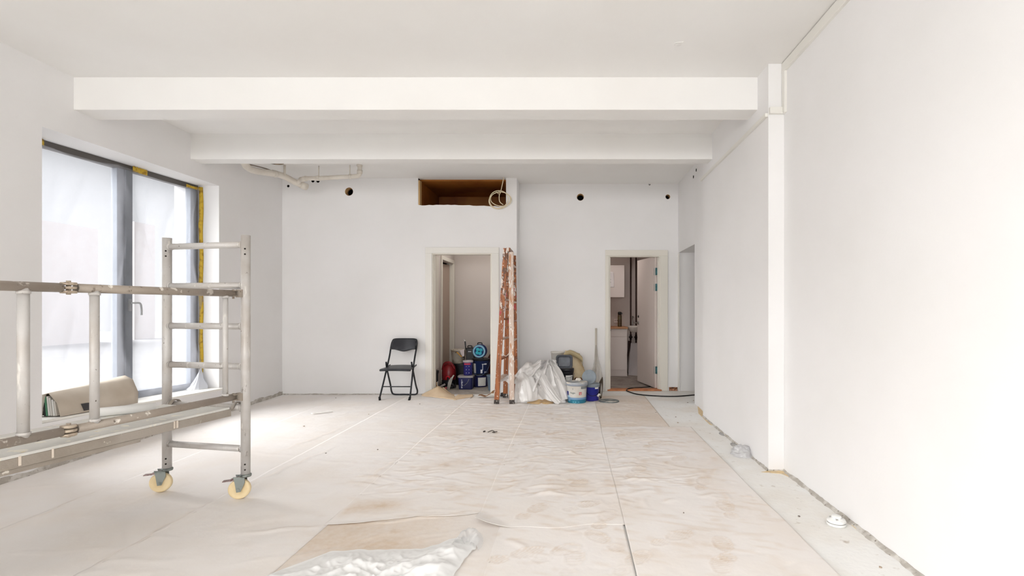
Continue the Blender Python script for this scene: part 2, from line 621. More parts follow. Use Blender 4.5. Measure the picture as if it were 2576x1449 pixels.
# orange floor adhesive stains next to the right wall
GLUE = mat('old_adhesive', (226, 200, 150), 0.9, var=(25, (206, 188, 160), 0.4, 0.6))
for (pts, nm) in (([(1755, 1022), (1775, 1042), (1800, 1072), (1785, 1068), (1757, 1040)], 'a'),
                  ([(1915, 1188), (1973, 1180), (2000, 1206), (1965, 1192)], 'b'),
                  ([(2140, 1320), (2160, 1322), (2200, 1360), (2180, 1352)], 'c')):
    pg = []
    for q in pts:
        f = FL(*q)
        pg.append((min(f.x, NEAR_X - 0.005), f.y))
    o = MB().prism(pg, 0.0003, 0.003).build('adhesive_patch', GLUE)
    tag(o, {'a': 'yellowish adhesive residue on the concrete by the thick wall section',
            'b': 'yellowish adhesive residue at the foot of the pier',
            'c': 'yellowish adhesive residue beside the round smoke detector'}[nm], 'stain', 'adhesive residue along the right wall')

# ------------------------------------------------------------------ vent opening above the left doorway
BROWN = mat('brown_lining', (158, 98, 34), 0.6, var=[(2.2, (128, 66, 18), 0.45, 0.7), (9, (176, 120, 60), 0.66, 0.85)], bump=(20, 0.2))
t = root('vent_recess', ((RX0 + RX1) / 2, A_D, RZ0), 'deep brown lined vent opening under the ceiling')
d1 = A_D + 1.15
MB().box((RX0 - 0.02, A_D + 0.012, RZ0 - 0.03), (RX0, d1, CEIL_Z)).build('side_panel', BROWN, t)
MB().box((RX1, A_D + 0.11, RZ0 - 0.03), (RX1 + 0.02, d1, CEIL_Z)).build('side_panel', BROWN, t)
MB().box((RX0 - 0.02, d1, RZ0 - 0.05), (RX1 + 0.02, d1 + 0.02, CEIL_Z)).build('back_panel', BROWN, t)
MB().box((RX0 - 0.02, A_D + 0.11, RZ0 - 0.05), (RX1 + 0.02, d1, RZ0 - 0.03)).build('bottom_panel', BROWN, t)
MB().box((RX0 - 0.02, A_D + 0.09, CEIL_Z - 0.022), (RX1 + 0.02, d1, CEIL_Z - 0.001)).build('top_panel', BROWN, t)
MB().box((RX0 + 0.003, A_D + 0.003, RZ0 + 0.01), (RX0 + 0.02, A_D + 0.10, CEIL_Z - 0.03)).build('edge_strip', mat('raw_timber', (205, 170, 120), 0.7), t)
# ------------------------------------------------------------------ window_1
FRX = -4.37                                    # room-side plane of the window frame
ALU = mat('grey_window_frame', (132, 140, 150), 0.45, 0.2, var=(6, (116, 124, 134), 0.4, 0.7))
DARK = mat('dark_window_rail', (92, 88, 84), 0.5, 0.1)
GLASS = film_mat('window_glass', (245, 248, 250), 0.93, 0.05, 0.05)
win = root('window_1', (FRX, 4.94, 0.3), 'tall two-part window with grey frame set deep in the left wall')


def wquad(name, d0, d1, zlo, zhi, x0, x1, m, parent=None, bevel=0.004):
    """frame member between two depths; zlo/zhi may follow the sill or the head"""
    a0, a1 = (zlo(d0), zlo(d1)) if callable(zlo) else (zlo, zlo)
    b0, b1 = (zhi(d0), zhi(d1)) if callable(zhi) else (zhi, zhi)
    mb = MB().prism([(d0, a0), (d1, a1), (d1, b1), (d0, b0)], x0, x1, YZX)
    return mb.build(name, m, parent or win, bevel=bevel)


wquad('sill', W_D0 + 0.002, W_D1 - 0.002, lambda d: sill_z(d), lambda d: sill_z(d) + 0.022, FRX - 0.02, left_x(5) + 0.035, TRIM)
wquad('top_rail', W_D0, W_D1, lambda d: head_z(d) - 0.055, head_z, FRX - 0.07, FRX, DARK)
wquad('bottom_rail', W_D0, W_D1, lambda d: sill_z(d) + 0.022, lambda d: sill_z(d) + 0.09, FRX - 0.07, FRX, ALU)
wquad('frame_stile', W_D0, W_D0 + 0.07, lambda d: sill_z(d) + 0.09, lambda d: head_z(d) - 0.055, FRX - 0.07, FRX, ALU)
wquad('frame_stile', W_D1 - 0.035, W_D1, lambda d: sill_z(d) + 0.09, lambda d: head_z(d) - 0.055, FRX - 0.07, FRX, DARK)
wquad('mullion', 4.995, 5.075, lambda d: sill_z(d) + 0.09, lambda d: head_z(d) - 0.055, FRX - 0.09, FRX + 0.012, ALU)
sash = wquad('sash_stile', 4.915, 4.99, lambda d: sill_z(d) + 0.09, lambda d: head_z(d) - 0.055, FRX - 0.06, FRX, ALU)
wquad('sash_stile', W_D1 - 0.125, W_D1 - 0.04, lambda d: sill_z(d) + 0.09, lambda d: head_z(d) - 0.055, FRX - 0.06, FRX + 0.004, ALU)
hd = MB()
hp = P(338, 768, 5.05)
hd.box((FRX + 0.012, 5.02, 1.22), (FRX + 0.025, 5.05, 1.34))
hd.tube(smooth_path([(FRX + 0.02, 5.035, 1.30), (FRX + 0.06, 5.04, 1.30), (FRX + 0.065, 5.10, 1.295), (FRX + 0.065, 5.115, 1.23), (FRX + 0.065, 5.115, 1.18)], 4), 0.009, 8)
hd.build('handle', mat('handle_grey', (176, 178, 180), 0.4, 0.3), win)
for a, b in ((W_D0 + 0.07, 4.915), (5.075, W_D1 - 0.125)):
    wquad('pane', a - 0.01, b + 0.01, lambda d: sill_z(d) + 0.08, lambda d: head_z(d) - 0.045, FRX - 0.045, FRX - 0.038, GLASS, bevel=0)

# the clear plastic dust sheet hung over the window
FILM = film_mat('dust_sheet_film', (178, 178, 184), 0.66, 0.3, 0.05)
def film(u, v):
    d = lerp(W_D0 + 0.01, W_D1 - 0.02, u)
    top = head_z(d) - 0.045 - 0.035 * abs(math.sin(u * math.pi * 2)) ** 1.5
    z = lerp(sill_z(d) + 0.03, top, v)
    fold = 0.045 * ridge(d * 1.6 + z * 0.7, z * 0.30, 3.0) ** 4 + 0.028 * ridge(d * 3.1 - z * 0.9, z * 0.4, 8.0) ** 5 + 0.008 * ridge(d * 7 + z * 2.0, z * 1.1, 5.0) ** 3
    bunch = max(0, 1 - (z - sill_z(d)) / 0.25)
    x = FRX + 0.028 + fold * 0.9 + bunch * (0.03 + 0.03 * nz(d * 9, z * 12, 2.0))
    return (x, d, z)
o = MB().grid(film, 110, 90).build('plastic_sheet', FILM, org=(FRX + 0.03, 4.94, 0.33))
tag(o, 'thin clear plastic dust sheet taped over the tall window', 'plastic sheet')
# gathered corner of the sheet at the far end of the sill
def gath(u, v):
    a = u * 2 * math.pi
    r = (0.14 * (1 - v) ** 1.6 + 0.008) * (1 + 0.45 * ridge(math.cos(a) * 1.8, math.sin(a) * 1.8, v * 1.5))
    d = W_D1 - 0.12 + math.sin(a) * r * 0.75 * (1 if math.sin(a) < 0 else 0.6) + 0.09 * v
    return (FRX + 0.095 + math.cos(a) * r * 0.5 - 0.04 * v, min(d, W_D1 - 0.006), sill_z(d) + 0.026 + 0.25 * v)
o = MB().grid(gath, 40, 16).build('plastic_bunch', film_mat('bunched_film', (238, 240, 246), 0.25, 0.3, 0.1))
tag(o, 'crumpled tuft of clear plastic film on the far window sill corner', 'plastic sheet')

# yellow masking tape holding the sheet
TAPE = mat('yellow_tape', (204, 170, 52), 0.6, var=(24, (160, 124, 30), 0.5, 0.65), bump=(50, 0.2))
def tape(d0, d1, z0, z1, jag, lab):
    n = 30
    mb = MB()
    vs, fs = [], []
    for i in range(n + 1):
        t = i / n
        if abs(d1 - d0) > 0.12:          # along the head
            d = lerp(d0, d1, t)
            for k_, zz in enumerate((z0, z1)):
                vs.append((FRX + 0.034 + 0.004 * math.sin(t * 9), d, head_z(d) + zz + random.uniform(-jag, jag)))
        else:                            # along the far jamb
            z = lerp(z0, z1, t)
            for k_, dd in enumerate((d0, d1)):
                vs.append((FRX + 0.030 + (0.03 if k_ else 0) + 0.004 * math.sin(t * 23), dd + (random.uniform(-jag, jag) if not k_ else 0), z))
    for i in range(n):
        fs.append((2 * i, 2 * i + 1, 2 * i + 3, 2 * i + 2))
    o = mb.add(vs, fs, True).build('masking_tape', TAPE, solid=0.002)
    tag(o, lab, 'tape', 'yellow tape holding the window sheet')
random.seed(3)
tape(W_D0 + 0.01, W_D0 + 0.30, -0.062, -0.008, 0.006, 'yellow masking tape at the near top corner of the window')
tape(5.05, 5.22, -0.062, -0.006, 0.004, 'short yellow tape piece at the top of the window mullion')
tape(5.75, W_D1 - 0.02, -0.06, -0.03, 0.006, 'yellow tape strip at the far top corner of the window')
tape(W_D1 - 0.03, W_D1 - 0.004, 0.50, 2.66, 0.006, 'long yellow masking tape strip down the far window jamb')

# what can be made out beyond the film: pavement and a reddish brick house
o = MB().box((-40, -14, -0.35), (-4.65, 30, -0.12)).build('pavement', mat('pavement', (120, 120, 120), 0.9, var=(3, (108, 108, 108), 0.4, 0.7)))
struct(o, 'pale pavement outside the window')
hs = thing('brick_house', 'faint reddish house seen through the plastic film on the window', 'building', (-19, 15, -0.12))
HB = mat('faded_brick', (246, 232, 228), 0.9, var=(3, (242, 224, 218), 0.4, 0.7))
MB().box((-22, 7.5, -0.12), (-19, 13.0, 5.2)).build('wall', HB, hs)
MB().box((-19.4, 16.5, -0.12), (-19, 20.5, 4.4)).build('wall', HB, hs)
MB().box((-19.4, 22.2, -0.12), (-19, 23.3, 5.0)).build('wall', HB, hs)
MB().box((-22.1, 7.4, 5.2), (-18.95, 13.1, 5.3)).build('roof', mat('house_roof', (226, 222, 220), 0.8), hs)
for dd in (8.6, 11.2):
    MB().box((-19.02, dd, 1.0), (-18.96, dd + 1.0, 2.6)).build('window', mat('house_glass', (200, 208, 216), 0.3), hs)

# ------------------------------------------------------------------ things on the window sill
BEIGE = mat('beige_board', (196, 186, 172), 0.7, var=(4, (184, 172, 156), 0.4, 0.7), bump=(30, 0.1))
def sp(d, off, up):      # place on the sill: depth, distance out from the frame, height above the sill
    return Vector((FRX + 0.10 + off * 0.78, d, sill_z(d) + 0.026 + up))
dn, df = 4.06, 4.78
bag = thing('document_case', 'beige document case stuffed with files lying on the window sill', 'document case', tuple(sp(4.4, 0.14, 0)))
# folded sheet-like cover: cross-section (out, up) at near and far end
sec_n = [(0.27, 0.0), (0.235, 0.11), (0.15, 0.185), (0.07, 0.17), (0.015, 0.05), (0.02, 0.0)]
sec_f = [(0.27, 0.0), (0.275, 0.10), (0.21, 0.22), (0.12, 0.255), (0.02, 0.20), (0.01, 0.0)]
vs, fs = [], []
NS = 14
for i in range(NS + 1):
    t = i / NS
    for j in range(6):
        a, b = sec_n[j], sec_f[j]
        tt = t ** 0.8
        vs.append(sp(lerp(dn, df, t), lerp(a[0], b[0], tt), lerp(a[1], b[1], tt)))
for i in range(NS):
    for j in range(5):
        fs.append((i * 6 + j, i * 6 + j + 1, i * 6 + 7 + j, i * 6 + 6 + j))
MB().add(vs, fs, True).build('cover', BEIGE, bag, solid=0.006)
MB().add([sp(dn + 0.002, *q) for q in ((0.02, 0.0), (0.07, 0.17), (0.105, 0.178), (0.062, 0.0))], [(0, 1, 2, 3)]).build('binder_spine', mat('binder_card', (222, 214, 202), 0.6), bag, solid=0.03)
ring = MB().tube(arc(sp(dn - 0.014, 0.055, 0.045), 0.011, 0, 2 * math.pi, 16)[:-1], 0.0028, 6, closed=True)
ring.build('finger_ring', mat('ring_metal', (150, 140, 128), 0.3, 0.8), bag)
for i, (o0, c_) in enumerate(((0.075, (44, 44, 46)), (0.095, (92, 150, 118)), (0.118, (238, 236, 232)), (0.142, (226, 222, 216)), (0.168, (240, 238, 234)), (0.19, (214, 208, 200)))):
    tp = 0.165 - 0.55 * abs(o0 - 0.11)
    q = [sp(dn + 0.012, o0 + 0.02, 0.004), sp(dn + 0.012, o0 - 0.0, tp), sp(df - 0.1, o0 - 0.0, tp), sp(df - 0.1, o0 + 0.02, 0.004)]
    MB().add(q, [(0, 1, 2, 3)]).build('file', mat('file_%d' % i, c_, 0.6), bag, solid=0.013)
MB().add([sp(4.25, 0.278, 0.015), sp(4.34, 0.278, 0.015), sp(4.33, 0.268, 0.075), sp(4.235, 0.265, 0.075)], [(0, 1, 2, 3)]).build('black_sticker', mat('sticker_black', (58, 56, 58), 0.5), bag, solid=0.003)

# ------------------------------------------------------------------ door_1: left doorway with painted casing (no leaf)
CREAM = mat('cream_door_paint', (224, 220, 210), 0.45, bump=(40, 0.03))
def casing(par, x0, x1, zt, D, w0, w1, wt, proj, m):
    MB().box((x0 - w0, D - proj, 0), (x0, D, zt)).build('casing', m, par, bevel=0.004)
    MB().box((x1, D - proj, 0), (x1 + w1, D, zt)).build('casing', m, par, bevel=0.004)
    MB().box((x0 - w0, D - proj, zt), (x1 + w1, D, zt + wt)).build('casing_head', m, par, bevel=0.004)
def jambs(par, x0, x1, zt, D, th, m, rebate=True):
    MB().box((x0, D, 0), (x0 + 0.018, D + th, zt)).build('jamb', m, par)
    MB().box((x1 - 0.018, D, 0), (x1, D + th, zt)).build('jamb', m, par)
    MB().box((x0 + 0.018, D, zt - 0.018), (x1 - 0.018, D + th, zt)).build('jamb_head', m, par)
    if rebate:
        MB().box((x0 + 0.018, D + 0.045, 0), (x0 + 0.032, D + th - 0.01, zt - 0.018)).build('door_stop', m, par)
        MB().box((x1 - 0.032, D + 0.045, 0), (x1 - 0.018, D + th - 0.01, zt - 0.018)).build('door_stop', m, par)
s_ = px(A_D)
d1_ = root('door_1', ((DA0 + DA1) / 2, A_D, 0), 'cream painted doorway of the store room without a door leaf')
casing(d1_, DA0 + 0.002, DA1 - 0.002, DAZ - 0.002, A_D, 17 * s_, 18 * s_, 15 * s_, 0.018, TRIM)
jambs(d1_, DA0, DA1, DAZ, A_D, 0.11, CREAM)

# store room behind it
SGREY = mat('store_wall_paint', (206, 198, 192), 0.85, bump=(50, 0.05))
SX0, SX1, SD1 = -2.075, -1.02, 8.98
mb = MB()
mb.box((SX0 - 0.1, A_D + 0.11, 0), (SX0, 8.12, 2.62))
mb.box((SX0 - 0.1, 8.88, 0), (SX0, SD1, 2.62))
mb.box((SX0 - 0.1, 8.12, 2.02), (SX0, 8.88, 2.62))
mb.box((SX0 - 0.1, SD1, 0), (SX1 + 0.08, SD1 + 0.1, 2.62))
mb.box((SX1, A_D + 0.11, 0), (SX1 + 0.08, SD1, 2.62))
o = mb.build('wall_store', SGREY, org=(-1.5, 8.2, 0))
struct(o, 'greyish walls of the small store room')
o = MB().box((SX0 - 0.1, A_D + 0.11, 2.62), (SX1 + 0.08, SD1 + 0.1, 2.68)).build('ceiling_store', CEIL)
struct(o, 'low ceiling of the store room')
# boxed pipe casing on the left store wall
o = MB().box((SX0, 7.56, 0.33), (SX0 + 0.022, 7.86, 2.03)).build('wall_board', CREAM)
tag(o, 'long cream board fixed upright on the store room wall', 'board')
# door_3: half open door in the left wall of the store room
d3 = root('door_3', (SX0, 8.5, 0), 'inner store room door standing slightly open in a cream frame')
MB().box((SX0, 8.06, 0), (SX0 + 0.02, 8.12, 2.02)).build('casing', CREAM, d3, bevel=0.003)
MB().box((SX0, 8.88, 0), (SX0 + 0.02, 8.94, 2.02)).build('casing', CREAM, d3, bevel=0.003)
MB().box((SX0, 8.06, 2.02), (SX0 + 0.02, 8.94, 2.08)).build('casing_head', CREAM, d3, bevel=0.003)
MB().box((SX0 - 0.1, 8.86, 0), (SX0, 8.88, 2.02)).build('jamb', CREAM, d3)
MB().box((SX0 - 0.1, 8.12, 0), (SX0, 8.14, 2.02)).build('jamb', CREAM, d3)
lf = MB().beam((SX0 - 0.07, 8.85, 1.0), (SX0 - 0.17, 8.24, 1.0), 0.04, 1.98).build('leaf', mat('door_taupe', (178, 160, 146), 0.5), d3)
MB().box((SX0 - 0.135, 8.305, 0.93), (SX0 - 0.118, 8.33, 1.06)).build('lock', mat('lock_dark', (70, 40, 34), 0.4, 0.6), lf)
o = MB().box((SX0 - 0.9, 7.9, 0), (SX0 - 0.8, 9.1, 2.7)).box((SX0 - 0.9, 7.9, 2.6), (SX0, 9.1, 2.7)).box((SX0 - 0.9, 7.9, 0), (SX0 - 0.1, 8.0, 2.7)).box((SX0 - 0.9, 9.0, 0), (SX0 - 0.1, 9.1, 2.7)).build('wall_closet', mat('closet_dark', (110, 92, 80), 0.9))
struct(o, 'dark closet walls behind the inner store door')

# ------------------------------------------------------------------ door_2: kitchen doorway with open leaf
s_ = px(B_D)
d2 = root('door_2', ((DB0 + DB1) / 2, B_D, 0), 'cream framed kitchen doorway with its white door open inwards')
casing(d2, DB0 + 0.002, DB1 - 0.002, DBZ - 0.002, B_D, 9 * s_, 19 * s_, 14 * s_, 0.018, CREAM)
jambs(d2, DB0, DB1, DBZ, B_D, 0.11, CREAM)
MB().box((DB0 - 0.02, B_D - 0.03, 0), (DB1 + 0.02, B_D + 0.13, 0.022)).build('threshold', mat('threshold_wood', (205, 138, 92), 0.5, var=(9, (178, 108, 66), 0.4, 0.7)), d2, bevel=0.006)
hx, hd_ = DB1 - 0.045, B_D + 0.115
fx, fd = (1606 - CX) * px(8.62), 8.62
LEAF = mat('door_leaf_white', (216, 206, 200), 0.5, bump=(30, 0.03))
leaf = MB().beam((hx, hd_, 1.035), (fx, fd, 1.035), 0.04, 2.02).build('leaf', LEAF, d2, bevel=0.003)
TEAL = mat('hinge_teal', (96, 150, 158), 0.35, 0.6, var=(30, (60, 104, 112), 0.4, 0.7))
for yy in (683, 723, 931):
    z = HC - (yy - CY) * px(hd_)
    h = MB().tube([(hx + 0.012, hd_ - 0.028, z - 0.055), (hx + 0.012, hd_ - 0.028, z + 0.055)], 0.009, 10)
    h.box((hx + 0.012, hd_ - 0.03, z - 0.055), (DB1 - 0.019, hd_ - 0.02, z + 0.055))
    h.beam((hx + 0.008, hd_ - 0.027, z), (hx - 0.024, hd_ + 0.022, z), 0.008, 0.11)
    h.build('hinge', TEAL, d2)
dv = (Vector((fx, fd, 0)) - Vector((hx, hd_, 0))).normalized()
nv = Vector((-dv.y, dv.x, 0))
if nv.y > 0: nv = -nv
STEEL = mat('steel', (150, 146, 142), 0.3, 0.9)
hb = Vector((fx, fd, 0)) - dv * 0.06 + nv * 0.02
z = HC - (812 - CY) * px(fd)
h = MB().lathe([(0, 0.012), (0.026, 0.012), (0.026, 0)], hb + Vector((0, 0, z)), 16, nv.to_track_quat('Z', 'Y').to_matrix())
h.tube(smooth_path([hb + Vector((0, 0, z)), hb + nv * 0.045 + Vector((0, 0, z)), hb + nv * 0.05 + dv * 0.03 + Vector((0, 0, z)), hb + nv * 0.05 + dv * 0.11 + Vector((0, 0, z))], 4), 0.008, 8)
h.build('handle', STEEL, leaf)
z = HC - (796 - CY) * px(fd)
MB().lathe([(0, 0.008), (0.02, 0.008), (0.022, 0)], hb + Vector((0, 0, z)), 16, nv.to_track_quat('Z', 'Y').to_matrix()).build('lock_rose', mat('lock_black', (40, 34, 32), 0.4, 0.5), leaf)

# brick rubble showing under the wall right of the doorway
rb = MB()
x0, x1 = (1683 - CX) * px(B_D), (1704 - CX) * px(B_D)
o = MB().box((x0, B_D - 0.006, 0.0), (x1, B_D, 0.055)).build('hole_base', mat('rubble', (150, 104, 74), 0.9, var=(45, (60, 34, 24), 0.45, 0.6), bump=(60, 0.8)), wb)
for i in range(3):
    a = lerp(x0, x1, (i + 0.12) / 3)
    MB().box((a, B_D - 0.016, 0.004), (a + 0.03, B_D - 0.004, 0.022 + 0.008 * (i % 2))).build('brick', mat('rubble_brick', (190, 138, 108), 0.9, bump=(60, 0.5)), wb)

# ------------------------------------------------------------------ kitchen behind door_2
KF = mat('kitchen_floor_grey', (158, 150, 144), 0.8, var=[(5, (134, 126, 120), 0.42, 0.65), (22, (176, 168, 160), 0.6, 0.7)], bump=(30, 0.2))
o = MB().box((-0.65, B_D + 0.06, 0.0), (1.72, 9.95, 0.003)).build('floor_kitchen', KF)
struct(o, 'worn grey kitchen floor')
o = MB().box((SX0, A_D + 0.03, 0.0), (SX1, SD1, 0.003)).build('floor_store', mat('store_floor_grey', (186, 180, 172), 0.85, var=[(6, (162, 154, 146), 0.42, 0.65), (20, (204, 198, 190), 0.6, 0.7)], bump=(30, 0.2)))
struct(o, 'dusty grey store room floor')
KW = MATS['kitchen_wall_paint']
mb = MB()
mb.box((-0.75, B_D + 0.11, 0), (-0.65, 9.95, 2.5))
mb.box((1.72, B_D + 0.11, 0), (1.8, 9.95, 2.5))
mb.box((-0.75, B_D + 0.11, 2.5), (1.8, 9.95, 2.56))
o = mb.build('wall_kitchen', KW, org=(0.5, 8.8, 0))
struct(o, 'pinkish kitchen walls and ceiling')

CABW = mat('cabinet_white', (222, 212, 206), 0.45)
CB_D = 9.36
cx1 = (1578 - CX) * px(CB_D)
cb = thing('base_cabinet', 'white kitchen base cabinet with drawer, door and plinth', 'cabinet', (cx1 - 0.3, CB_D + 0.3, 0))
MB().box((cx1 - 0.6, CB_D + 0.02, 0.105), (cx1, 9.93, 0.87)).build('body', CABW, cb)
zs = lambda y: HC - (y - CY) * px(CB_D)
dwr = MB().box((cx1 - 0.595, CB_D, zs(846)), (cx1 - 0.004, CB_D + 0.019, 0.862)).build('drawer', CABW, cb, bevel=0.002)
MB().box((cx1 - 0.595, CB_D, zs(930)), (cx1 - 0.004, CB_D + 0.019, zs(848))).build('door', CABW, cb, bevel=0.002)
MB().box((cx1 - 0.6, CB_D + 0.035, 0.0), (cx1 - 0.015, CB_D + 0.05, 0.105)).build('plinth', CABW, cb)
MB().box((cx1 - 0.015, CB_D + 0.02, 0.0), (cx1, 9.9, 0.105)).build('side_panel', CABW, cb)
kp = P(1535, 831, CB_D)
MB().lathe([(0, 0.022), (0.012, 0.02), (0.012, 0.008), (0.006, 0)], (kp.x, CB_D, kp.z), 12, RY).build('knob', STEEL, dwr)
o = MB().box((cx1 - 0.62, CB_D - 0.025, 0.87), (cx1 + 0.01, 9.935, 0.905)).build('worktop', mat('oak_worktop', (190, 134, 84), 0.4, var=((2, 30, 2), (160, 102, 58), 0.4, 0.7)), bevel=0.003)
tag(o, 'brown oak worktop lying on the white base cabinet', 'worktop')

WC_D = 9.60
wc = thing('wall_cabinet', 'white wall cabinet hung above the oak worktop', 'cabinet', ((1540 - CX) * px(WC_D), WC_D + 0.17, 1.45))
wx1 = (1571 - CX) * px(WC_D)
wz0, wz1 = HC - (748 - CY) * px(WC_D), HC - (667 - CY) * px(WC_D)
MB().box((wx1 - 0.6, WC_D + 0.02, wz0), (wx1, 9.94, wz1)).build('body', CABW, wc)
MB().box((wx1 - 0.597, WC_D, wz0 + 0.002), (wx1 - 0.002, WC_D + 0.019, wz1 - 0.002)).build('door', CABW, wc, bevel=0.002)
# notice taped to its door
nt_ = thing('paper_notice', 'white paper notice with dark writing on the wall cabinet door', 'paper', tuple(P(1530, 725, WC_D - 0.004)))
nx0, nx1 = (1512 - CX) * px(WC_D), (1545 - CX) * px(WC_D)
def note(u, v):
    x = lerp(nx0, nx1, u)
    z_ = lerp(HC - (723 - CY) * px(WC_D), HC - (683 - CY) * px(WC_D), v)
    cr = max(0, (u - 0.6) + (v - 0.75)) ** 1.0
    return (x - cr * 0.03, WC_D - 0.002 - cr * 0.06, z_ - cr * 0.02)
MB().grid(note, 14, 16).build('sheet', mat('notice_paper', (236, 232, 232), 0.7), nt_, solid=0.0008)
INK = mat('black_ink', (40, 32, 32), 0.7)
for (xa, xb, yy) in ((1519, 1536, 689.7), (1516, 1541, 696.3), (1518, 1537, 703), (1519, 1532, 710), (1535, 1537, 710), (1518, 1533, 716.5)):
    mbk = MB()
    x = xa
    while x < xb - 0.4:
        w_ = random.uniform(0.9, 1.8)
        a_, b_ = P(x, yy - 0.9, WC_D - 0.004), P(min(x + w_, xb), yy + 0.9, WC_D - 0.004)
        mbk.box((a_.x, WC_D - 0.0035, a_.z), (b_.x, WC_D - 0.0025, b_.z))
        x += w_ + 0.35
    mbk.build('writing', INK, nt_)

# dark flask on the worktop
fp = P(1559, 822, 9.52)
fl = thing('flask', 'dark green-brown drinking flask standing on the oak worktop', 'flask', (fp.x, 9.52, 0.905))
MB().lathe([(0, 0), (0.036, 0), (0.038, 0.01), (0.038, 0.20), (0.03, 0.225), (0, 0.226)], (fp.x, 9.52, 0.905), 20).build('body', mat('flask_green', (92, 80, 52), 0.35, var=((1, 1, 9), (66, 38, 30), 0.4, 0.6)), fl)
lidm = MB().lathe([(0, 0.277), (0.026, 0.276), (0.034, 0.264), (0.034, 0.222), (0, 0.222)], (fp.x, 9.52, 0.905), 20)
lidm.box((fp.x + 0.01, 9.50, 1.135), (fp.x + 0.046, 9.54, 1.165))
lidm.build('lid', mat('flask_lid', (24, 22, 22), 0.4), fl)
# small white tub and wall socket
o = MB().lathe([(0, 0), (0.03, 0), (0.034, 0.055), (0.036, 0.06), (0.03, 0.06), (0.027, 0.01), (0, 0.01)], ((1533 - CX) * px(9.5), 9.5, 0.905), 18).build('cup', mat('cup_white', (226, 214, 206), 0.4))
tag(o, 'small white cup standing on the oak worktop', 'cup')
so = thing('wall_socket', 'white double wall socket above the oak worktop', 'socket', (P(1550, 808, 9.945).x, 9.945, P(1550, 812, 9.945).z))
c_ = P(1550, 807, 9.945)
MB().box((c_.x - 0.045, 9.93, c_.z - 0.04), (c_.x + 0.045, 9.95, c_.z + 0.04)).build('plate', mat('socket_white', (220, 208, 200), 0.4), so, bevel=0.004)
for i in (-1, 1):
    MB().lathe([(0, 0.001), (0.007, 0.001)], (c_.x + 0.018 * i, 9.93, c_.z + 0.008), 10, RY).build('pin_hole', MATS['hole_black'], so)
# wash basin behind the door
ws = thing('wash_basin', 'small white wash basin on the kitchen wall', 'basin', ((1596 - CX) * px(9.72), 9.72, 0.84))
bx = (1595 - CX) * px(9.65)
PORC = mat('porcelain', (232, 226, 218), 0.25)
pr = [(0.0, -0.10), (0.08, -0.095), (0.15, -0.05), (0.185, 0.0), (0.19, 0.02), (0.18, 0.025), (0.14, -0.03), (0.0, -0.06)]
mbk = MB().lathe(pr, (bx, 9.65, 0.89), 28, Matrix(((0.70, 0, 0), (0, 0.95, 0), (0, 0, 1))))
mbk.build('bowl', PORC, ws)
mbk = MB().tube(smooth_path([(bx, 9.9, 0.91), (bx, 9.9, 1.05), (bx, 9.86, 1.09), (bx, 9.78, 1.07)], 5), 0.011, 8)
mbk.build('tap', STEEL, ws)
# two dark riser pipes with valves
for i, xx in enumerate((1586.5, 1600)):
    X = (xx - CX) * px(9.9)
    pp = thing('riser_pipe', ['dark heating pipe with valve nearer the wall cabinet', 'dark heating pipe with valve behind the open door'][i], 'pipe', (X, 9.9, 0), 'dark riser pipes on the kitchen wall')
    PM = mat('pipe_dark', (58, 34, 28), 0.45, 0.3)
    MB().tube([(X, 9.9, 0.0), (X, 9.9, 2.5)], 0.014, 10).build('pipe', PM, pp)
    zz = HC - (848 - CY) * px(9.9)
    v_ = MB().tube([(X - 0.035, 9.89, zz), (X + 0.035, 9.89, zz)], 0.014, 8)
    v_.tube([(X, 9.9, zz - 0.05), (X, 9.9, zz + 0.05)], 0.021, 10)
    v_.build('valve', mat('valve_dark', (36, 22, 20), 0.5, 0.3), pp)
o = MB().tube(smooth_path([(1.09, 9.86, 0.62), (1.085, 9.86, 0.45), (1.06, 9.85, 0.28), (1.045, 9.84, 0.14), (1.045, 9.82, 0.012)], 5), 0.017, 10).build('waste_hose', MATS['pipe_dark'])
tag(o, 'dark waste hose hanging below the wash basin', 'hose')
# white board leaning behind the open door
a_, b_ = P(1581, 942, 9.55), P(1604, 950, 9.1)
t_ = P(1587, 863, 9.85)
q = [(a_.x, 9.55, 0.0), (1.52, 9.18, 0.0), (1.56, 9.40, 0.60), (t_.x, 9.82, 0.58)]
o = MB().add(q, [(0, 1, 2, 3)]).build('leaning_board', mat('board_white', (204, 198, 198), 0.5), solid=0.018)
tag(o, 'white board leaning against the kitchen wall behind the open door', 'board')

# black strip standing at the near edge of the corridor opening
bs = MB()
bs.box((RW_X + 0.02, OP0 - 0.0, 0.0), (RW_X + 0.075, OP0 + 0.022, 1.14))
o = bs.build('black_board', mat('board_black', (30, 28, 28), 0.5), bevel=0.003)
tag(o, 'narrow black board standing upright inside the corridor opening', 'board')

# black cable over the threshold
pth = [FL(1752, 993, 0.008), FL(1700, 997, 0.008), FL(1650, 996, 0.008), FL(1605, 992, 0.008), FL(1581, 985, 0.01), (FL(1575, 981, 0.01).x, B_D - 0.05, 0.014), ((1584 - CX) * px(7.77), B_D + 0.04, 0.031), ((1612 - CX) * px(7.95), 7.98, 0.012), ((1636 - CX) * px(8.05), 8.1, 0.008), (1.28, 8.35, 0.008)]
o = MB().tube(smooth_path([tuple(p) for p in pth], 8), 0.0085, 8).build('power_cable', mat('cable_black', (34, 32, 32), 0.5))
tag(o, 'black power cable looping over the kitchen threshold', 'cable')
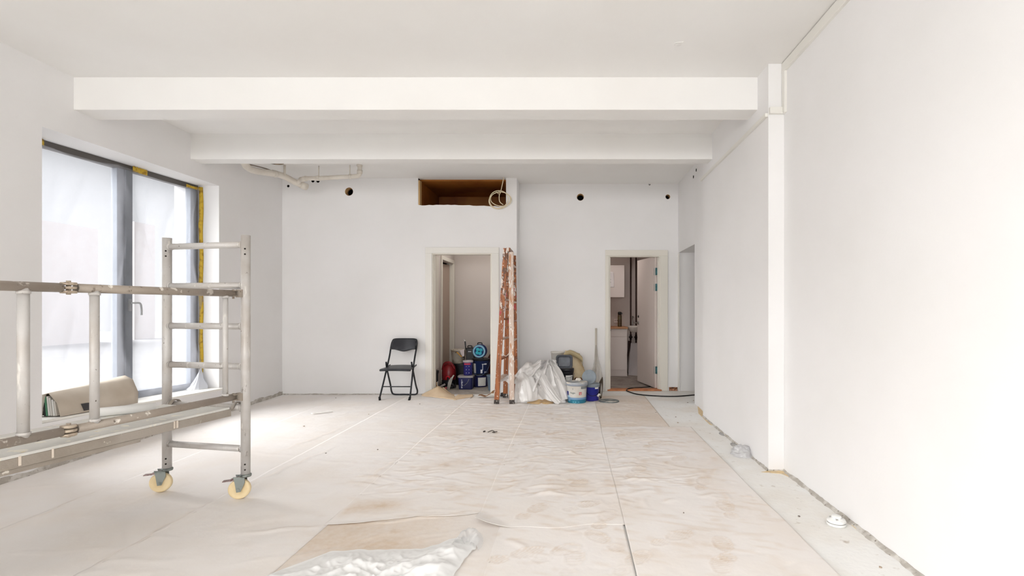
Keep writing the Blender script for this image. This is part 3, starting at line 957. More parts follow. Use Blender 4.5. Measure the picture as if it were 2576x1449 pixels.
# ------------------------------------------------------------------ protective paper laid in strips over the floor
def paper_mat():
    m = bpy.data.materials.new('floor_paper')
    m.use_nodes = True
    nt = m.node_tree
    b = nt.nodes['Principled BSDF']
    b.inputs['Roughness'].default_value = 0.9
    b.inputs['Specular IOR Level'].default_value = 0.15
    at = nt.nodes.new('ShaderNodeAttribute'); at.attribute_name = 'stain'
    tc = nt.nodes.new('ShaderNodeTexCoord')
    n1 = nt.nodes.new('ShaderNodeTexNoise'); n1.inputs['Scale'].default_value = 2.2; n1.inputs['Detail'].default_value = 6
    n2 = nt.nodes.new('ShaderNodeTexNoise'); n2.inputs['Scale'].default_value = 28; n2.inputs['Detail'].default_value = 4
    for n in (n1, n2):
        nt.links.new(tc.outputs['Generated' if False else 'Object'], n.inputs['Vector'])
    r1 = nt.nodes.new('ShaderNodeMapRange'); r1.inputs['From Min'].default_value = 0.42; r1.inputs['From Max'].default_value = 0.8
    nt.links.new(n1.outputs['Fac'], r1.inputs['Value'])
    m1 = nt.nodes.new('ShaderNodeMix'); m1.data_type = 'RGBA'
    m1.inputs['A'].default_value = (*lin((237, 233, 230)), 1); m1.inputs['B'].default_value = (*lin((234, 227, 220)), 1)
    nt.links.new(r1.outputs[0], m1.inputs['Factor'])
    sm = nt.nodes.new('ShaderNodeMath'); sm.operation = 'MULTIPLY_ADD'
    r2 = nt.nodes.new('ShaderNodeMapRange'); r2.inputs['From Min'].default_value = 0.3; r2.inputs['From Max'].default_value = 0.7
    r2.inputs['To Min'].default_value = 0.7; r2.inputs['To Max'].default_value = 1.1
    nt.links.new(n2.outputs['Fac'], r2.inputs['Value'])
    nt.links.new(at.outputs['Fac'], sm.inputs[0]); nt.links.new(r2.outputs[0], sm.inputs[1]); sm.inputs[2].default_value = 0.0
    m2 = nt.nodes.new('ShaderNodeMix'); m2.data_type = 'RGBA'
    m2.inputs['B'].default_value = (*lin((204, 178, 146)), 1)
    nt.links.new(sm.outputs[0], m2.inputs['Factor']); nt.links.new(m1.outputs['Result'], m2.inputs['A'])
    nt.links.new(m2.outputs['Result'], b.inputs['Base Color'])
    bp = nt.nodes.new('ShaderNodeBump'); bp.inputs['Strength'].default_value = 0.12; bp.inputs['Distance'].default_value = 0.01
    nt.links.new(n2.outputs['Fac'], bp.inputs['Height']); nt.links.new(bp.outputs[0], b.inputs['Normal'])
    return m


PAPER = paper_mat()
rngp = np.random.RandomState(11)
CREASES = []          # (x, y, angle, half length, half width, height)


def crease_field(n, x0, x1, y0, y1, ang, spread, L, A):
    for _ in range(n):
        CREASES.append((rngp.uniform(x0, x1), rngp.uniform(y0, y1), rngp.normal(ang, spread), rngp.uniform(*L), rngp.uniform(0.010, 0.024), rngp.uniform(*A) * rngp.choice([1, 1, -0.6])))


crease_field(620, -1.5, 0.9, 3.4, 6.8, 0.25, 0.35, (0.03, 0.16), (0.002, 0.008))
crease_field(90, -3.9, -1.4, 3.2, 7.0, 0.45, 0.4, (0.06, 0.4), (0.001, 0.004))
crease_field(60, -3.2, -0.6, 2.2, 3.6, 0.5, 0.5, (0.08, 0.4), (0.001, 0.004))
crease_field(110, -0.6, 1.2, 2.2, 5.2, 0.5, 0.9, (0.02, 0.12), (0.001, 0.005))
# long straight folds
for (a, b) in (((0, 1345), (260, 1232)), ((210, 1447), (545, 1258)), ((545, 1258), (860, 1120)), ((890, 1325), (1190, 1292)), ((610, 1345), (830, 1325)), ((700, 1140), (870, 1075)), ((920, 1215), (1010, 1150))):
    p, q = FL(*a), FL(*b)
    d = q - p
    CREASES.append(((p.x + q.x) / 2, (p.y + q.y) / 2, math.atan2(d.y, d.x), d.length / 2, 0.012, 0.007))

PRINTS = []           # shoe prints: (x, y, heading)
for (x, y, h) in ((1823, 1385, 1.45), (1815, 1440, 1.3), (1690, 1358, 0.6), (1830, 1285, 1.5), (1768, 1220, 1.2), (1465, 1275, 0.6), (1520, 1310, 1.2), (1590, 1420, 0.9), (1445, 1225, 1.0),
                  (1400, 1395, 0.7), (1340, 1290, 1.0), (1300, 1400, 0.5), (1130, 1235, 0.4), (1520, 1365, 2.2), (1440, 1420, 1.4), (1350, 1180, 0.8), (1250, 1170, 0.4), (1600, 1190, 1.1), (1700, 1160, 0.9),
                  (1480, 1120, 0.7), (1400, 1090, 0.9), (1310, 1120, 0.4), (1180, 1110, 0.6), (1560, 1100, 1.3), (1640, 1120, 1.0)):
    f = FL(x, y)
    PRINTS.append((f.x, f.y, h))


def paper_strip(x0, x1, y0, y1, res, base, lab, brown=None, lift=None, wob=0.004, cat='floor paper', front=None):
    nx, ny = max(8, int((x1 - x0) / res)), max(8, int((y1 - y0) / res))
    gx, gy = np.meshgrid(np.linspace(x0, x1, nx + 1), np.linspace(y0, y1, ny + 1))
    u = (gx - x0) / (x1 - x0)
    gx = gx + (vnoise(gy * 2.0, gy * 0 + x0 * 7, 5) - 0.5) * wob * 2 * (np.abs(u - 0.5) * 2) ** 4
    if front:
        gy = gy + front(gx) * np.clip(1 - (gy - y0) / 0.6, 0, 1)
    gz = np.full_like(gx, base) + 0.0035 * vnoise(gx * 5, gy * 4, 3) + 0.0025 * vnoise(gx * 14, gy * 11, 4)
    tr = np.clip((gx + 2.1) / 1.2, 0.12, 1) * np.clip((gy - 1.6) / 1.2, 0.4, 1)      # trodden zone
    stain_shade = np.clip((vnoise(gx * 3.1 + 5, gy * 2.2, 8) - 0.5) * 1.6, 0, 1) * 0.30 * tr
    stain_shade += np.clip((vnoise(gx * 7 + 3, gy * 26 + gx * 9, 41) - 0.66) * 3, 0, 1) * 0.26 * tr  # fine dark streaks painted in as crease shadows
    stain_shade += np.clip((vnoise(gx * 12 + 9, gy * 16, 18) - 0.72) * 3, 0, 1) * 0.30 * tr
    for (cx_, cy_, a, L, w, h) in CREASES:
        if cx_ < x0 - L or cx_ > x1 + L or cy_ < y0 - L or cy_ > y1 + L:
            continue
        ca, sa = math.cos(a), math.sin(a)
        dx, dy = gx - cx_, gy - cy_
        along, across = dx * ca + dy * sa, -dx * sa + dy * ca
        across = across + 0.012 * np.sin(along * 22 + cx_ * 9)
        g = np.exp(-(across / w) ** 2) * np.clip(1 - (along / L) ** 2, 0, 1)
        gz = gz + h * g
        if h > 0.004:
            stain_shade += 0.22 * np.exp(-((across - w) / w) ** 2) * np.clip(1 - (along / L) ** 2, 0, 1)  # crease shade painted along one side of the taller folds
    for (cx_, cy_, a) in PRINTS:
        if cx_ < x0 - 0.2 or cx_ > x1 + 0.2 or cy_ < y0 - 0.2 or cy_ > y1 + 0.2:
            continue
        ca, sa = math.cos(a), math.sin(a)
        dx, dy = gx - cx_, gy - cy_
        s, t = dx * ca + dy * sa, -dx * sa + dy * ca
        sole = (((s - 0.06) / 0.085) ** 2 + (t / 0.048) ** 2 < 1) | (((s + 0.095) / 0.045) ** 2 + (t / 0.036) ** 2 < 1)
        rim = ((((s - 0.06) / 0.095) ** 2 + (t / 0.056) ** 2 < 1) | (((s + 0.095) / 0.053) ** 2 + (t / 0.044) ** 2 < 1)) & ~sole
        bars = (np.sin(s * 380 + 1.3 * np.sin(t * 70)) > 0.0)
        stain_shade += np.where(sole & bars, 0.32, np.where(sole, 0.08, np.where(rim, 0.20, 0.0))) * np.clip(vnoise(gx * 9, gy * 9, 77) * 1.6, 0.2, 1.2)
        gz = gz + np.where(rim, 0.0015, np.where(sole & bars, -0.0012, 0.0))
    if brown:
        stain_shade = np.maximum(stain_shade, brown(gx, gy))
    if lift:
        gz = gz + lift(gx, gy)
    gz = np.maximum(gz, 0.0025)
    verts = np.stack([gx, gy, gz], -1).reshape(-1, 3)
    w = nx + 1
    i = np.arange(nx * ny)
    r, c = i // nx, i % nx
    q = np.stack([r * w + c, r * w + c + 1, (r + 1) * w + c + 1, (r + 1) * w + c], -1)
    me = bpy.data.meshes.new('floor_paper')
    me.vertices.add(len(verts)); me.vertices.foreach_set('co', verts.ravel())
    me.loops.add(q.size); me.loops.foreach_set('vertex_index', q.ravel().astype(np.int32))
    me.polygons.add(len(q)); me.polygons.foreach_set('loop_start', (np.arange(len(q)) * 4).astype(np.int32))
    me.polygons.foreach_set('use_smooth', np.ones(len(q), bool))
    me.update(calc_edges=True)
    at = me.attributes.new('stain', 'FLOAT', 'POINT')  # holds dirt and shoe prints plus the painted crease shade
    at.data.foreach_set('value', np.clip(stain_shade, 0, 1).ravel().astype(np.float32))
    me.materials.append(PAPER)
    o = bpy.data.objects.new('floor_paper', me)
    COL.objects.link(o)
    md = o.modifiers.new('thickness', 'SOLIDIFY'); md.thickness = 0.0006; md.offset = -1
    return tag(o, lab, cat, 'protective paper strips on the floor')


G = 'protective paper strips on the floor'
paper_strip(-4.10, -3.20, 1.3, 7.30, 0.022, 0.0040, 'dusty protective paper strip along the foot of the left wall')
paper_strip(-3.225, -2.285, 1.3, 7.33, 0.020, 0.0047, 'dusty protective paper strip under the scaffold wheels')
paper_strip(-2.315, -1.405, 1.3, 7.34, 0.018, 0.0053, 'dusty protective paper strip between the scaffold and the plastic sheet')


def brown_edge(gx, gy):
    a = np.clip(1 - np.abs(gy - 3.16 - 0.17 * (gx + 1.42) / 0.88) / 0.17, 0, 1) * np.clip((gx + 1.43) / 0.05, 0, 1) * np.clip((-0.95 - gx) / 0.25, 0, 1)
    return a * (0.35 + 0.5 * vnoise(gx * 6, gy * 9, 31))


def roll_edge(gx, gy):
    return 0.010 * np.exp(-((gy - 3.12 - 0.17 * gx) / 0.05) ** 2)


paper_strip(-1.425, -0.535, 2.93, 7.05, 0.012, 0.0058, 'creased and trampled paper strip leading to the store room door', brown_edge, roll_edge, front=lambda gx: 0.17 * (gx + 1.42) / 0.88 + 0.015 * np.sin(gx * 11))


def brown_clean(gx, gy):
    a = np.clip((gy - 2.2) / 0.5, 0, 1) * np.clip((-0.45 - gx) / 0.5, 0.15, 1)
    return a * (0.30 + 0.45 * vnoise(gx * 4, gy * 6, 33))


paper_strip(-1.43, -0.40, 1.3, 3.30, 0.012, 0.0038, 'cleaner brown paper piece beneath the crumpled white plastic sheet', brown_clean)


def flap(gx, gy):
    d = (gx + 0.56) * 0.75 + (gy - 2.92) * 0.66
    return 0.05 * np.clip(1 - d / 0.16, 0, 1) ** 1.6 - 0.0012 * np.clip((gx + 0.25) / 0.15, 0, 1) * np.clip(1 - (gy - 2.92) / 0.2, 0, 1)


paper_strip(-0.565, 0.299, 2.92, 6.80, 0.010, 0.0062, 'trampled paper strip with a curled corner facing the plastic sheet', None, flap, front=lambda gx: -0.03 * np.sin((gx + 0.56) * 5) + 0.012 * np.sin(gx * 17))
paper_strip(-0.42, 0.290, 1.3, 3.05, 0.010, 0.0040, 'short stained paper piece between the plastic sheet and the open seam')
paper_strip(0.297, 1.240, 1.3, 5.36, 0.009, 0.0056, 'paper strip with clear shoe prints along the bare concrete edge', wob=0.006)

paper_strip(0.285, 1.02, 5.28, 7.25, 0.014, 0.0038, 'worn paper piece in front of the kitchen doorway', lambda gx, gy: 0.22 + 0.3 * vnoise(gx * 5, gy * 7, 51))

# loose brown paper pushed up at the store room door
def paper_tent(name, pts_front, ridge_pts, lab):
    n = 20
    vs, fs = [], []
    for i in range(n + 1):
        t = i / n
        f = Vector(pts_front[0]).lerp(Vector(pts_front[1]), t)
        rd = Vector((lerp(ridge_pts[0][0], ridge_pts[-1][0], t), 0, 0))
        rz = interp(t, [(k / (len(ridge_pts) - 1), p[2]) for k, p in enumerate(ridge_pts)])
        ry = interp(t, [(k / (len(ridge_pts) - 1), p[1]) for k, p in enumerate(ridge_pts)])
        rx = interp(t, [(k / (len(ridge_pts) - 1), p[0]) for k, p in enumerate(ridge_pts)])
        for k in range(9):
            s = k / 8
            x = lerp(f.x, rx, s); y = lerp(f.y, ry, s)
            z = f.z + (rz - f.z) * (s ** 1.25) + 0.004 * nz(x * 9, y * 9, 4.0)
            vs.append((x, y, max(z, 0.008)))
    for i in range(n):
        for k in range(8):
            fs.append((i * 9 + k, i * 9 + k + 1, i * 9 + 10 + k, i * 9 + 9 + k))
    o = MB().add(vs, fs, True).build(name, mat('kraft_paper', (226, 204, 174), 0.85, var=(5, (216, 190, 156), 0.4, 0.7), bump=(20, 0.1)), solid=0.002)
    return tag(o, lab, 'paper')


def wp(x, y, D):
    p = P(x, y, D); return (p.x, p.y, p.z)


f0, f1 = FL(1060, 996, 0.012), FL(1150, 1006, 0.012)
paper_tent('kraft_paper', (f0, f1), [wp(1062, 991, 7.30), wp(1085, 980, 7.32), wp(1102, 970.5, 7.36), wp(1113, 976, 7.38), wp(1130, 989, 7.33), wp(1146, 999, 7.2)], 'folded brown kraft paper pushed up against the store room doorway')
f0, f1 = FL(1105, 992, 0.01), FL(1143, 998, 0.01)
paper_tent('kraft_paper', (f0, f1), [wp(1108, 978, 7.42), wp(1116, 974, 7.44), wp(1127, 984, 7.44), wp(1143, 996, 7.36)], 'second brown kraft paper fold behind the pushed up one')
f0, f1 = FL(1141, 1007, 0.01), FL(1190, 998, 0.01)
paper_tent('kraft_paper', (f0, f1), [wp(1146, 997, 7.2), wp(1153, 992, 7.32), wp(1170, 993, 7.36), wp(1190, 993, 7.38)], 'low flap of brown paper lying flat at the store room threshold')
# curled strip beside the ladder
def curl(u, v):
    x = lerp(1204, 1243, u)
    y = interp(u, [(0, 994), (0.15, 993.2), (0.45, 997), (0.7, 992), (0.85, 985), (1, 982.5)])
    p = P(x, y, 7.16 - 0.02 * u)
    return (p.x, p.y - 0.05 + 0.10 * v, max(p.z - 0.0 * v, 0.012) - (0.03 * (1 - v) if u > 0.7 else 0) * (u - 0.7) / 0.3)
o = MB().grid(curl, 30, 4).build('paper_strip', mat('brown_strip', (150, 112, 80), 0.8), solid=0.003)
tag(o, 'curled dark brown paper strip on the floor beside the ladder', 'paper')

# ------------------------------------------------------------------ crumpled white plastic sheet in the foreground
far = [(-1.46, 2.30), (-1.391, 2.40), (-1.31, 2.50), (-1.230, 2.60), (-1.098, 2.622), (-0.95, 2.622), (-0.775, 2.63), (-0.70, 2.68), (-0.66, 2.74), (-0.60, 2.765), (-0.52, 2.79), (-0.49, 2.74), (-0.47, 2.66)]
def fgsheet(u, v):
    v0 = v
    Dq = lerp(2.66, 1.62, v)
    X = lerp(-1.46, interp(Dq, [(1.62, -0.60), (2.2, -0.57), (2.42, -0.53), (2.56, -0.50), (2.7, -0.49)]) + 0.035 * nz(Dq * 7, 3.0, 0) + 0.012 * nz(Dq * 23, 5.0, 0), u)
    D1 = interp(X, far) + 0.012 * nz(X * 16, 1.0, 0)
    D0 = 1.62
    D_ = lerp(D1, D0, v)
    e = min(1, v * 7) * min(1, u * 12) * min(1, (1 - u) * 12)
    wx, wy = X + 0.10 * nz(X * 2.1, D_ * 2.1, 7), D_ + 0.10 * nz(X * 2.3, D_ * 2.0, 9)
    h = 0.012 + e * (0.014 * ridge(wx * 1.8 + wy * 3.6, wy * 1.6, 1.0) + 0.014 * ridge(wx * 5.0 - wy * 5.5, wy * 3.0, 5.0) + 0.009 * ridge(wx * 11 + wy * 4, wy * 9, 4.0) + 0.005 * ridge(wx * 24, wy * 21, 2.0))
    return (X, D_, max(h, 0.014))
SHEET = film_mat('white_sheet_film', (250, 251, 251), 0.04, 0.3, 0.06, 0.85)
o = MB().grid(fgsheet, 200, 190).build('plastic_sheet', SHEET, org=(-0.97, 2.2, 0.012))
tag(o, 'crumpled white plastic sheet lying in the foreground on the paper', 'plastic sheet')
# its clear loop on the right
def lobe(u, v):
    a = lerp(-0.5, math.pi * 1.05, u)
    r = 0.02 + 0.085 * v
    X = -0.545 + math.cos(a) * r * 0.75
    D_ = 2.66 + math.sin(a) * r * 1.45
    return (X, D_, 0.026 + 0.035 * math.sin(v * math.pi) * (0.7 + 0.5 * ridge(a * 1.2, v * 2, 3.0)))
cl = MB().grid(lobe, 40, 14).build('loose_loop', film_mat('clear_film', (244, 244, 244), 0.45, 0.3, 0.1), o)
# ------------------------------------------------------------------ folding aluminium scaffold
PAINTED = [(5, (186, 179, 172), 0.45, 0.7), ((30, 30, 8), (224, 220, 214), 0.62, 0.70), ((26, 26, 10), (142, 133, 126), 0.66, 0.72), (60, (110, 100, 92), 0.69, 0.73)]
ALT = mat('scaffold_tube', (202, 199, 196), 0.45, 0.15, var=PAINTED, bump=(70, 0.15))
RAIL = mat('scaffold_rail', (166, 156, 145), 0.5, 0.25, var=[(6, (158, 146, 134), 0.4, 0.7), (20, (228, 222, 214), 0.62, 0.67), (26, (98, 86, 76), 0.63, 0.70)], bump=(70, 0.2))
R0 = Vector((-2.136, 3.347, 0))
U = Vector((0.980, -0.199, 0)).normalized()      # across, towards the right post
V = Vector((-U.y * -1, -U.x, 0)).normalized()    # along, towards the camera
V = Vector((-0.199, -0.980, 0)).normalized()
WID, LEN = 0.625, 1.85
ZT, ZB = 1.725, 0.158
up = lambda z: Vector((0, 0, z))
scf = thing('scaffold', 'paint-spattered aluminium folding scaffold on castors with a platform', 'scaffold', tuple(R0 - U * WID / 2 + V * LEN / 2))
RUNGS = (1.665, 1.398, 1.130, 0.868, 0.600, 0.330)
for e in (0, 1):
    base = R0 + V * LEN * e
    for s in (0, 1):
        p = base - U * WID * s
        post = MB().tube([p + up(ZB), p + up(ZT)], 0.0275, 20)
        po = post.build('post', ALT, scf)
        for zz in (0.20, 0.235, 1.60, 1.635):
            d = (U * 0.45 - Vector((0, 1, 0)) * 0.9).normalized()
            hz = MB().lathe([(0.0, 0.0012), (0.0055, 0.0012), (0.0055, -0.002)], p + d * 0.0272 + up(zz), 10, d.to_track_quat('Z', 'Y').to_matrix())
            hz.build('pin_hole', mat('pin_hole_dark', (40, 32, 28), 0.8), po)
    for z in RUNGS:
        MB().tube([base - U * (WID - 0.012) + up(z), base - U * 0.012 + up(z)], 0.021, 16).build('rung', ALT, scf)
        for s in (0.0, 1.0):
            c = base - U * (0.028 + s * (WID - 0.056)) + up(z)
            MB().tube([c - U * 0.006, c + U * 0.006], 0.0245, 14).build('weld_ring', ALT, scf)

# folding side frame (guard rails) on the right-hand side
off = -U * 0.045
ZU, ZL = 1.345, 0.674
def rp(t, z):
    return R0 + off + V * t + up(z)
hinge_t = 0.965
for z in (ZU, ZL):
    MB().tube([rp(0.055, z), rp(hinge_t - 0.03, z)], 0.0215, 16).build('guard_rail', RAIL, scf)
    MB().tube([rp(hinge_t + 0.03, z), rp(LEN - 0.05, z)], 0.0215, 16).build('guard_rail', RAIL, scf)
    h = MB()
    for dz in (-0.020, -0.001, 0.018):
        h.lathe([(0, 0), (0.029, 0), (0.031, 0.003), (0.031, 0.011), (0.029, 0.014), (0, 0.014)], rp(hinge_t, z + dz - 0.006), 20)
    h.tube([rp(hinge_t, z - 0.032), rp(hinge_t, z + 0.034)], 0.009, 10)
    h.build('hinge', mat('hinge_worn', (190, 176, 158), 0.4, 0.4, var=(30, (110, 92, 78), 0.5, 0.7)), scf)
    for t_ in (0.03, LEN - 0.03):
        c = MB()
        sgn = 1 if t_ < 1 else -1
        for s in (-1, 1):
            c.beam(rp(t_ - 0.03 * sgn, z) + U * (0.0) + up(0.017 * s), rp(t_ + 0.035 * sgn, z) + up(0.017 * s), 0.045, 0.006)
        c.beam(rp(t_ - 0.03 * sgn, z) + U * 0.03, rp(t_ - 0.03 * sgn, z) - U * 0.02, 0.045, 0.04)
        c.tube([rp(t_ + 0.02 * sgn, z - 0.035), rp(t_ + 0.02 * sgn, z + 0.026)], 0.007, 8)
        c.beam(rp(t_ - 0.02 * sgn, z) + U * 0.002, rp(t_ - 0.02 * sgn, z) + U * 0.05, 0.05, 0.05)
        c.build('clamp', RAIL, scf)
for t_, r_ in ((0.11, 0.0155), (0.855, 0.0195), (1.135, 0.0205), (LEN - 0.13, 0.0175)):
    b = MB().tube([rp(t_, ZL), rp(t_, ZU)], r_, 14)
    b.tube([rp(t_, ZL + 0.018), rp(t_, ZL + 0.032)], r_ + 0.004, 14)
    b.tube([rp(t_, ZU - 0.032), rp(t_, ZU - 0.018)], r_ + 0.004, 14)
    b.build('guard_bar', ALT, scf)

# platform hooked over the rungs
PZ = 0.612
DECK = mat('deck_ply', (226, 225, 220), 0.8, var=[(3, (206, 204, 198), 0.4, 0.7), (16, (236, 232, 220), 0.6, 0.64), (11, (228, 206, 150), 0.70, 0.74)], bump=(60, 0.2))
CHAN = mat('deck_channel', (172, 164, 154), 0.55, 0.2, var=[(4, (152, 142, 130), 0.4, 0.7), (18, (226, 220, 210), 0.66, 0.69), (10, (188, 150, 112), 0.71, 0.75)], bump=(70, 0.2))
def dp(t, s, z):       # t along, s across from the right edge
    return R0 - U * (0.05 + s) + V * t + up(z)
DW = 0.525
def slab(s0, s1, t0, t1, z0, z1):
    vs = [dp(t0, s0, z0), dp(t1, s0, z0), dp(t1, s1, z0), dp(t0, s1, z0), dp(t0, s0, z1), dp(t1, s0, z1), dp(t1, s1, z1), dp(t0, s1, z1)]
    return vs, [(0, 1, 2, 3), (7, 6, 5, 4), (0, 4, 5, 1), (1, 5, 6, 2), (2, 6, 7, 3), (3, 7, 4, 0)]
MB().add(*slab(0.004, DW - 0.004, 0.07, LEN - 0.07, PZ - 0.012, PZ)).build('deck', DECK, scf)
for s0, s1 in ((0.0, 0.035), (DW - 0.035, DW)):
    MB().add(*slab(s0, s1, 0.06, LEN - 0.06, PZ - 0.058, PZ - 0.012)).build('side_channel', CHAN, scf, bevel=0.003)
MB().add(*slab(0.01, 0.045, 0.62, LEN - 0.06, PZ - 0.082, PZ - 0.058)).build('stiffener', CHAN, scf, bevel=0.004)
for t0 in (0.07, LEN - 0.11):
    MB().add(*slab(0.035, DW - 0.035, t0, t0 + 0.04, PZ - 0.058, PZ - 0.012)).build('end_channel', CHAN, scf)
for s in (0.017, DW - 0.017):
    for e in (0, 1):
        t0 = 0.0 if e == 0 else LEN
        sg = 1 if e == 0 else -1
        pts = [dp(t0 + sg * 0.10, s, PZ - 0.03), dp(t0 + sg * 0.045, s, PZ - 0.02)] + [dp(t0 + sg * 0.034 * math.cos(a), s, 0.600 + 0.034 * math.sin(a)) for a in (0.5, 1.0, 1.57, 2.1, 2.7, 3.14)] + [dp(t0 - sg * 0.034, s, 0.565)]
        h = MB()
        vs, fs = [], []
        for p in pts:
            vs += [p - U * 0.012, p + U * 0.012]
        for i in range(len(pts) - 1):
            fs.append((2 * i, 2 * i + 1, 2 * i + 3, 2 * i + 2))
        h.add(vs, fs, True).build('hook', CHAN, scf, solid=0.006)
MB().tube(arc(dp(0.27, 0.40, PZ), 0.035, 0, math.pi, 12, tuple(U), (0, 0, 1)), 0.008, 8).build('deck_handle', mat('deck_handle_grey', (120, 116, 110), 0.5, 0.3), scf)
# dried paint runs on the channel
runp = mat('paint_run', (226, 214, 200), 0.6)
for t_, w in ((0.42, 0.014), (0.43, 0.010), (1.02, 0.005), (1.14, 0.006)):
    MB().add(*slab(-0.0025, 0.0005, t_, t_ + w * 1.6, PZ - 0.05, PZ - 0.008)).build('paint_run', runp, scf, bevel=0.001)

# castors
NYL = mat('nylon_wheel', (234, 214, 172), 0.45, var=(8, (216, 190, 140), 0.45, 0.7))
ZINC = mat('zinc_fork', (140, 146, 142), 0.45, 0.6, var=(14, (96, 100, 98), 0.45, 0.65))
for e in (0, 1):
    for s in (0, 1):
        p = R0 + V * LEN * e - U * WID * s
        WR = 0.0645
        ax = Vector((0.30, -0.95, 0)).normalized()           # wheel axle
        tv = Vector((-ax.y * -1, 0, 0))
        tv = Vector((0, 0, 1)).cross(ax).normalized()        # in the wheel plane
        if tv.x > 0: tv = -tv
        wc_ = p + tv * 0.034 + up(WR + 0.009)
        fk = MB()
        A, Bz = tv, Vector((0, 0, 1))
        for sd in (-1, 1):
            o_ = ax * (0.024 * sd)
            prof = [(0.030, 0.085), (-0.034, 0.080), (-0.036, 0.045), (-0.012, -0.014), (0.012, -0.016), (0.020, 0.04)]
            # fork plate from the axle up to the post foot
            c = wc_ + o_
            vs = [c + A * x + Bz * z for x, z in prof]
            fk.add(vs + [v + ax * 0.004 * sd for v in vs], [tuple(range(6)), tuple(range(6, 12))[::-1]] + [(i, (i + 1) % 6, 6 + (i + 1) % 6, 6 + i) for i in range(6)])
        fk.lathe([(0, 0), (0.032, 0), (0.034, 0.006), (0.034, 0.014), (0.030, 0.018), (0, 0.018)], p + up(ZB - 0.008), 20)
        fk.tube([wc_ - ax * 0.034, wc_ + ax * 0.034], 0.009, 10)
        fork = fk.build('castor', ZINC, scf)
        wq = ax.to_track_quat('Z', 'Y').to_matrix()
        w = MB().lathe([(0.0, -0.019), (0.018, -0.019), (0.02, -0.014), (0.052, -0.015), (0.060, -0.017), (WR, -0.010), (WR, 0.010), (0.060, 0.017), (0.052, 0.015), (0.02, 0.014), (0.018, 0.019), (0, 0.019)], wc_, 36, wq)
        w.build('wheel', NYL, fork)
        lv = MB()
        a0 = p + up(ZB - 0.012) + tv * 0.03
        lv.beam(a0, a0 + tv * 0.055 - up(0.012), 0.042, 0.010)
        lv.beam(a0 + tv * 0.05 - up(0.014), a0 + tv * 0.098 - up(0.016), 0.034, 0.005)
        lv.tube([a0 - ax * 0.024, a0 + ax * 0.026], 0.007, 8)
        lv.build('brake_lever', mat('brake_rusty', (150, 128, 124), 0.5, 0.4, var=(30, (92, 62, 58), 0.5, 0.65)), fork)

# paper roll lying on the platform
a, b = dp(0.62, DW - 0.07, PZ), dp(0.20, 0.30, PZ)
a = Vector((-2.80, 2.985, PZ)); b = Vector((-2.575, 3.165, PZ))
rl = MB()
d = (b - a).normalized()
q = d.to_track_quat('Z', 'Y').to_matrix()
L = (b - a).length
c = a + up(0.0265)
rl.lathe([(0.0265, 0), (0.0265, L), (0.023, L), (0.023, L - 0.02), (0.0, L - 0.02)], c, 24, q)
rl.lathe([(0.0, 0.01), (0.022, 0.01), (0.0265, 0)], c, 24, q)
o = rl.build('paper_roll', mat('roll_paper', (236, 236, 234), 0.7))
tag(o, 'white paper roll lying on the scaffold platform', 'paper roll')
# ------------------------------------------------------------------ black folding chair
BLK = mat('chair_black', (38, 39, 43), 0.4, 0.1, var=(20, (54, 55, 60), 0.5, 0.8))
VINYL = mat('chair_vinyl', (44, 45, 50), 0.38, 0.0, var=(8, (66, 66, 72), 0.5, 0.8), bump=(60, 0.1))
Lf, Rf = FL(953, 1007, 0.006), FL(1031, 1008, 0.006)
ch = thing('folding_chair', 'black metal folding chair standing open against the back wall', 'chair', (-2.39, 7.1, 0.006))
yaw = math.radians(2.0)
u = Vector((math.cos(yaw), math.sin(yaw), 0)) * -1 if False else Vector((math.cos(-0.02), math.sin(-0.02), 0))
w = Vector((-u.y, u.x, 0))               # backwards, towards the wall
c0 = Vector(((Lf.x + Rf.x) / 2, 6.90, 0.006))
HWf = 0.208
def cp(s, t, z):
    return c0 + u * s + w * t + Vector((0, 0, z))
TOPZ, SEATZ = 0.80, 0.405
# back frame: front feet -> back top, one bent tube (inverted U)
def side(sg):
    return [cp(sg * HWf, 0.0, 0.012), cp(sg * 0.196, 0.10, 0.20), cp(sg * 0.185, 0.205, 0.405), cp(sg * 0.180, 0.29, 0.56), cp(sg * 0.182, 0.36, 0.70), cp(sg * 0.172, 0.395, 0.775), cp(sg * 0.14, 0.405, 0.80)]
path = side(-1) + [cp(0, 0.408, 0.803)] + side(1)[::-1]
ff = MB().tube(smooth_path(path, 6), 0.0115, 10).build('front_frame', BLK, ch)
# rear leg loop
path = [cp(-0.176, 0.16, 0.50), cp(-0.18, 0.20, 0.40), cp(-0.18, 0.33, 0.16), cp(-0.185, 0.385, 0.06), cp(-0.15, 0.40, 0.014), cp(0, 0.402, 0.012), cp(0.15, 0.40, 0.014), cp(0.185, 0.385, 0.06), cp(0.18, 0.33, 0.16), cp(0.18, 0.20, 0.40), cp(0.176, 0.16, 0.50)]
MB().tube(smooth_path(path, 6), 0.0115, 10).build('rear_frame', BLK, ch)
MB().tube([cp(-0.193, 0.085, 0.172), cp(0.193, 0.085, 0.172)], 0.007, 8).build('crossbar', BLK, ch)
for sg in (-1, 1):
    MB().tube([cp(sg * 0.198, -0.002, 0.0), cp(sg * 0.2075, 0.008, 0.045)], 0.0155, 12).build('rubber_foot', mat('rubber_black', (26, 26, 27), 0.8), ff)
    MB().beam(cp(sg * 0.186, 0.05, 0.398), cp(sg * 0.186, 0.34, 0.44), 0.008, 0.02).build('side_link', BLK, ch)
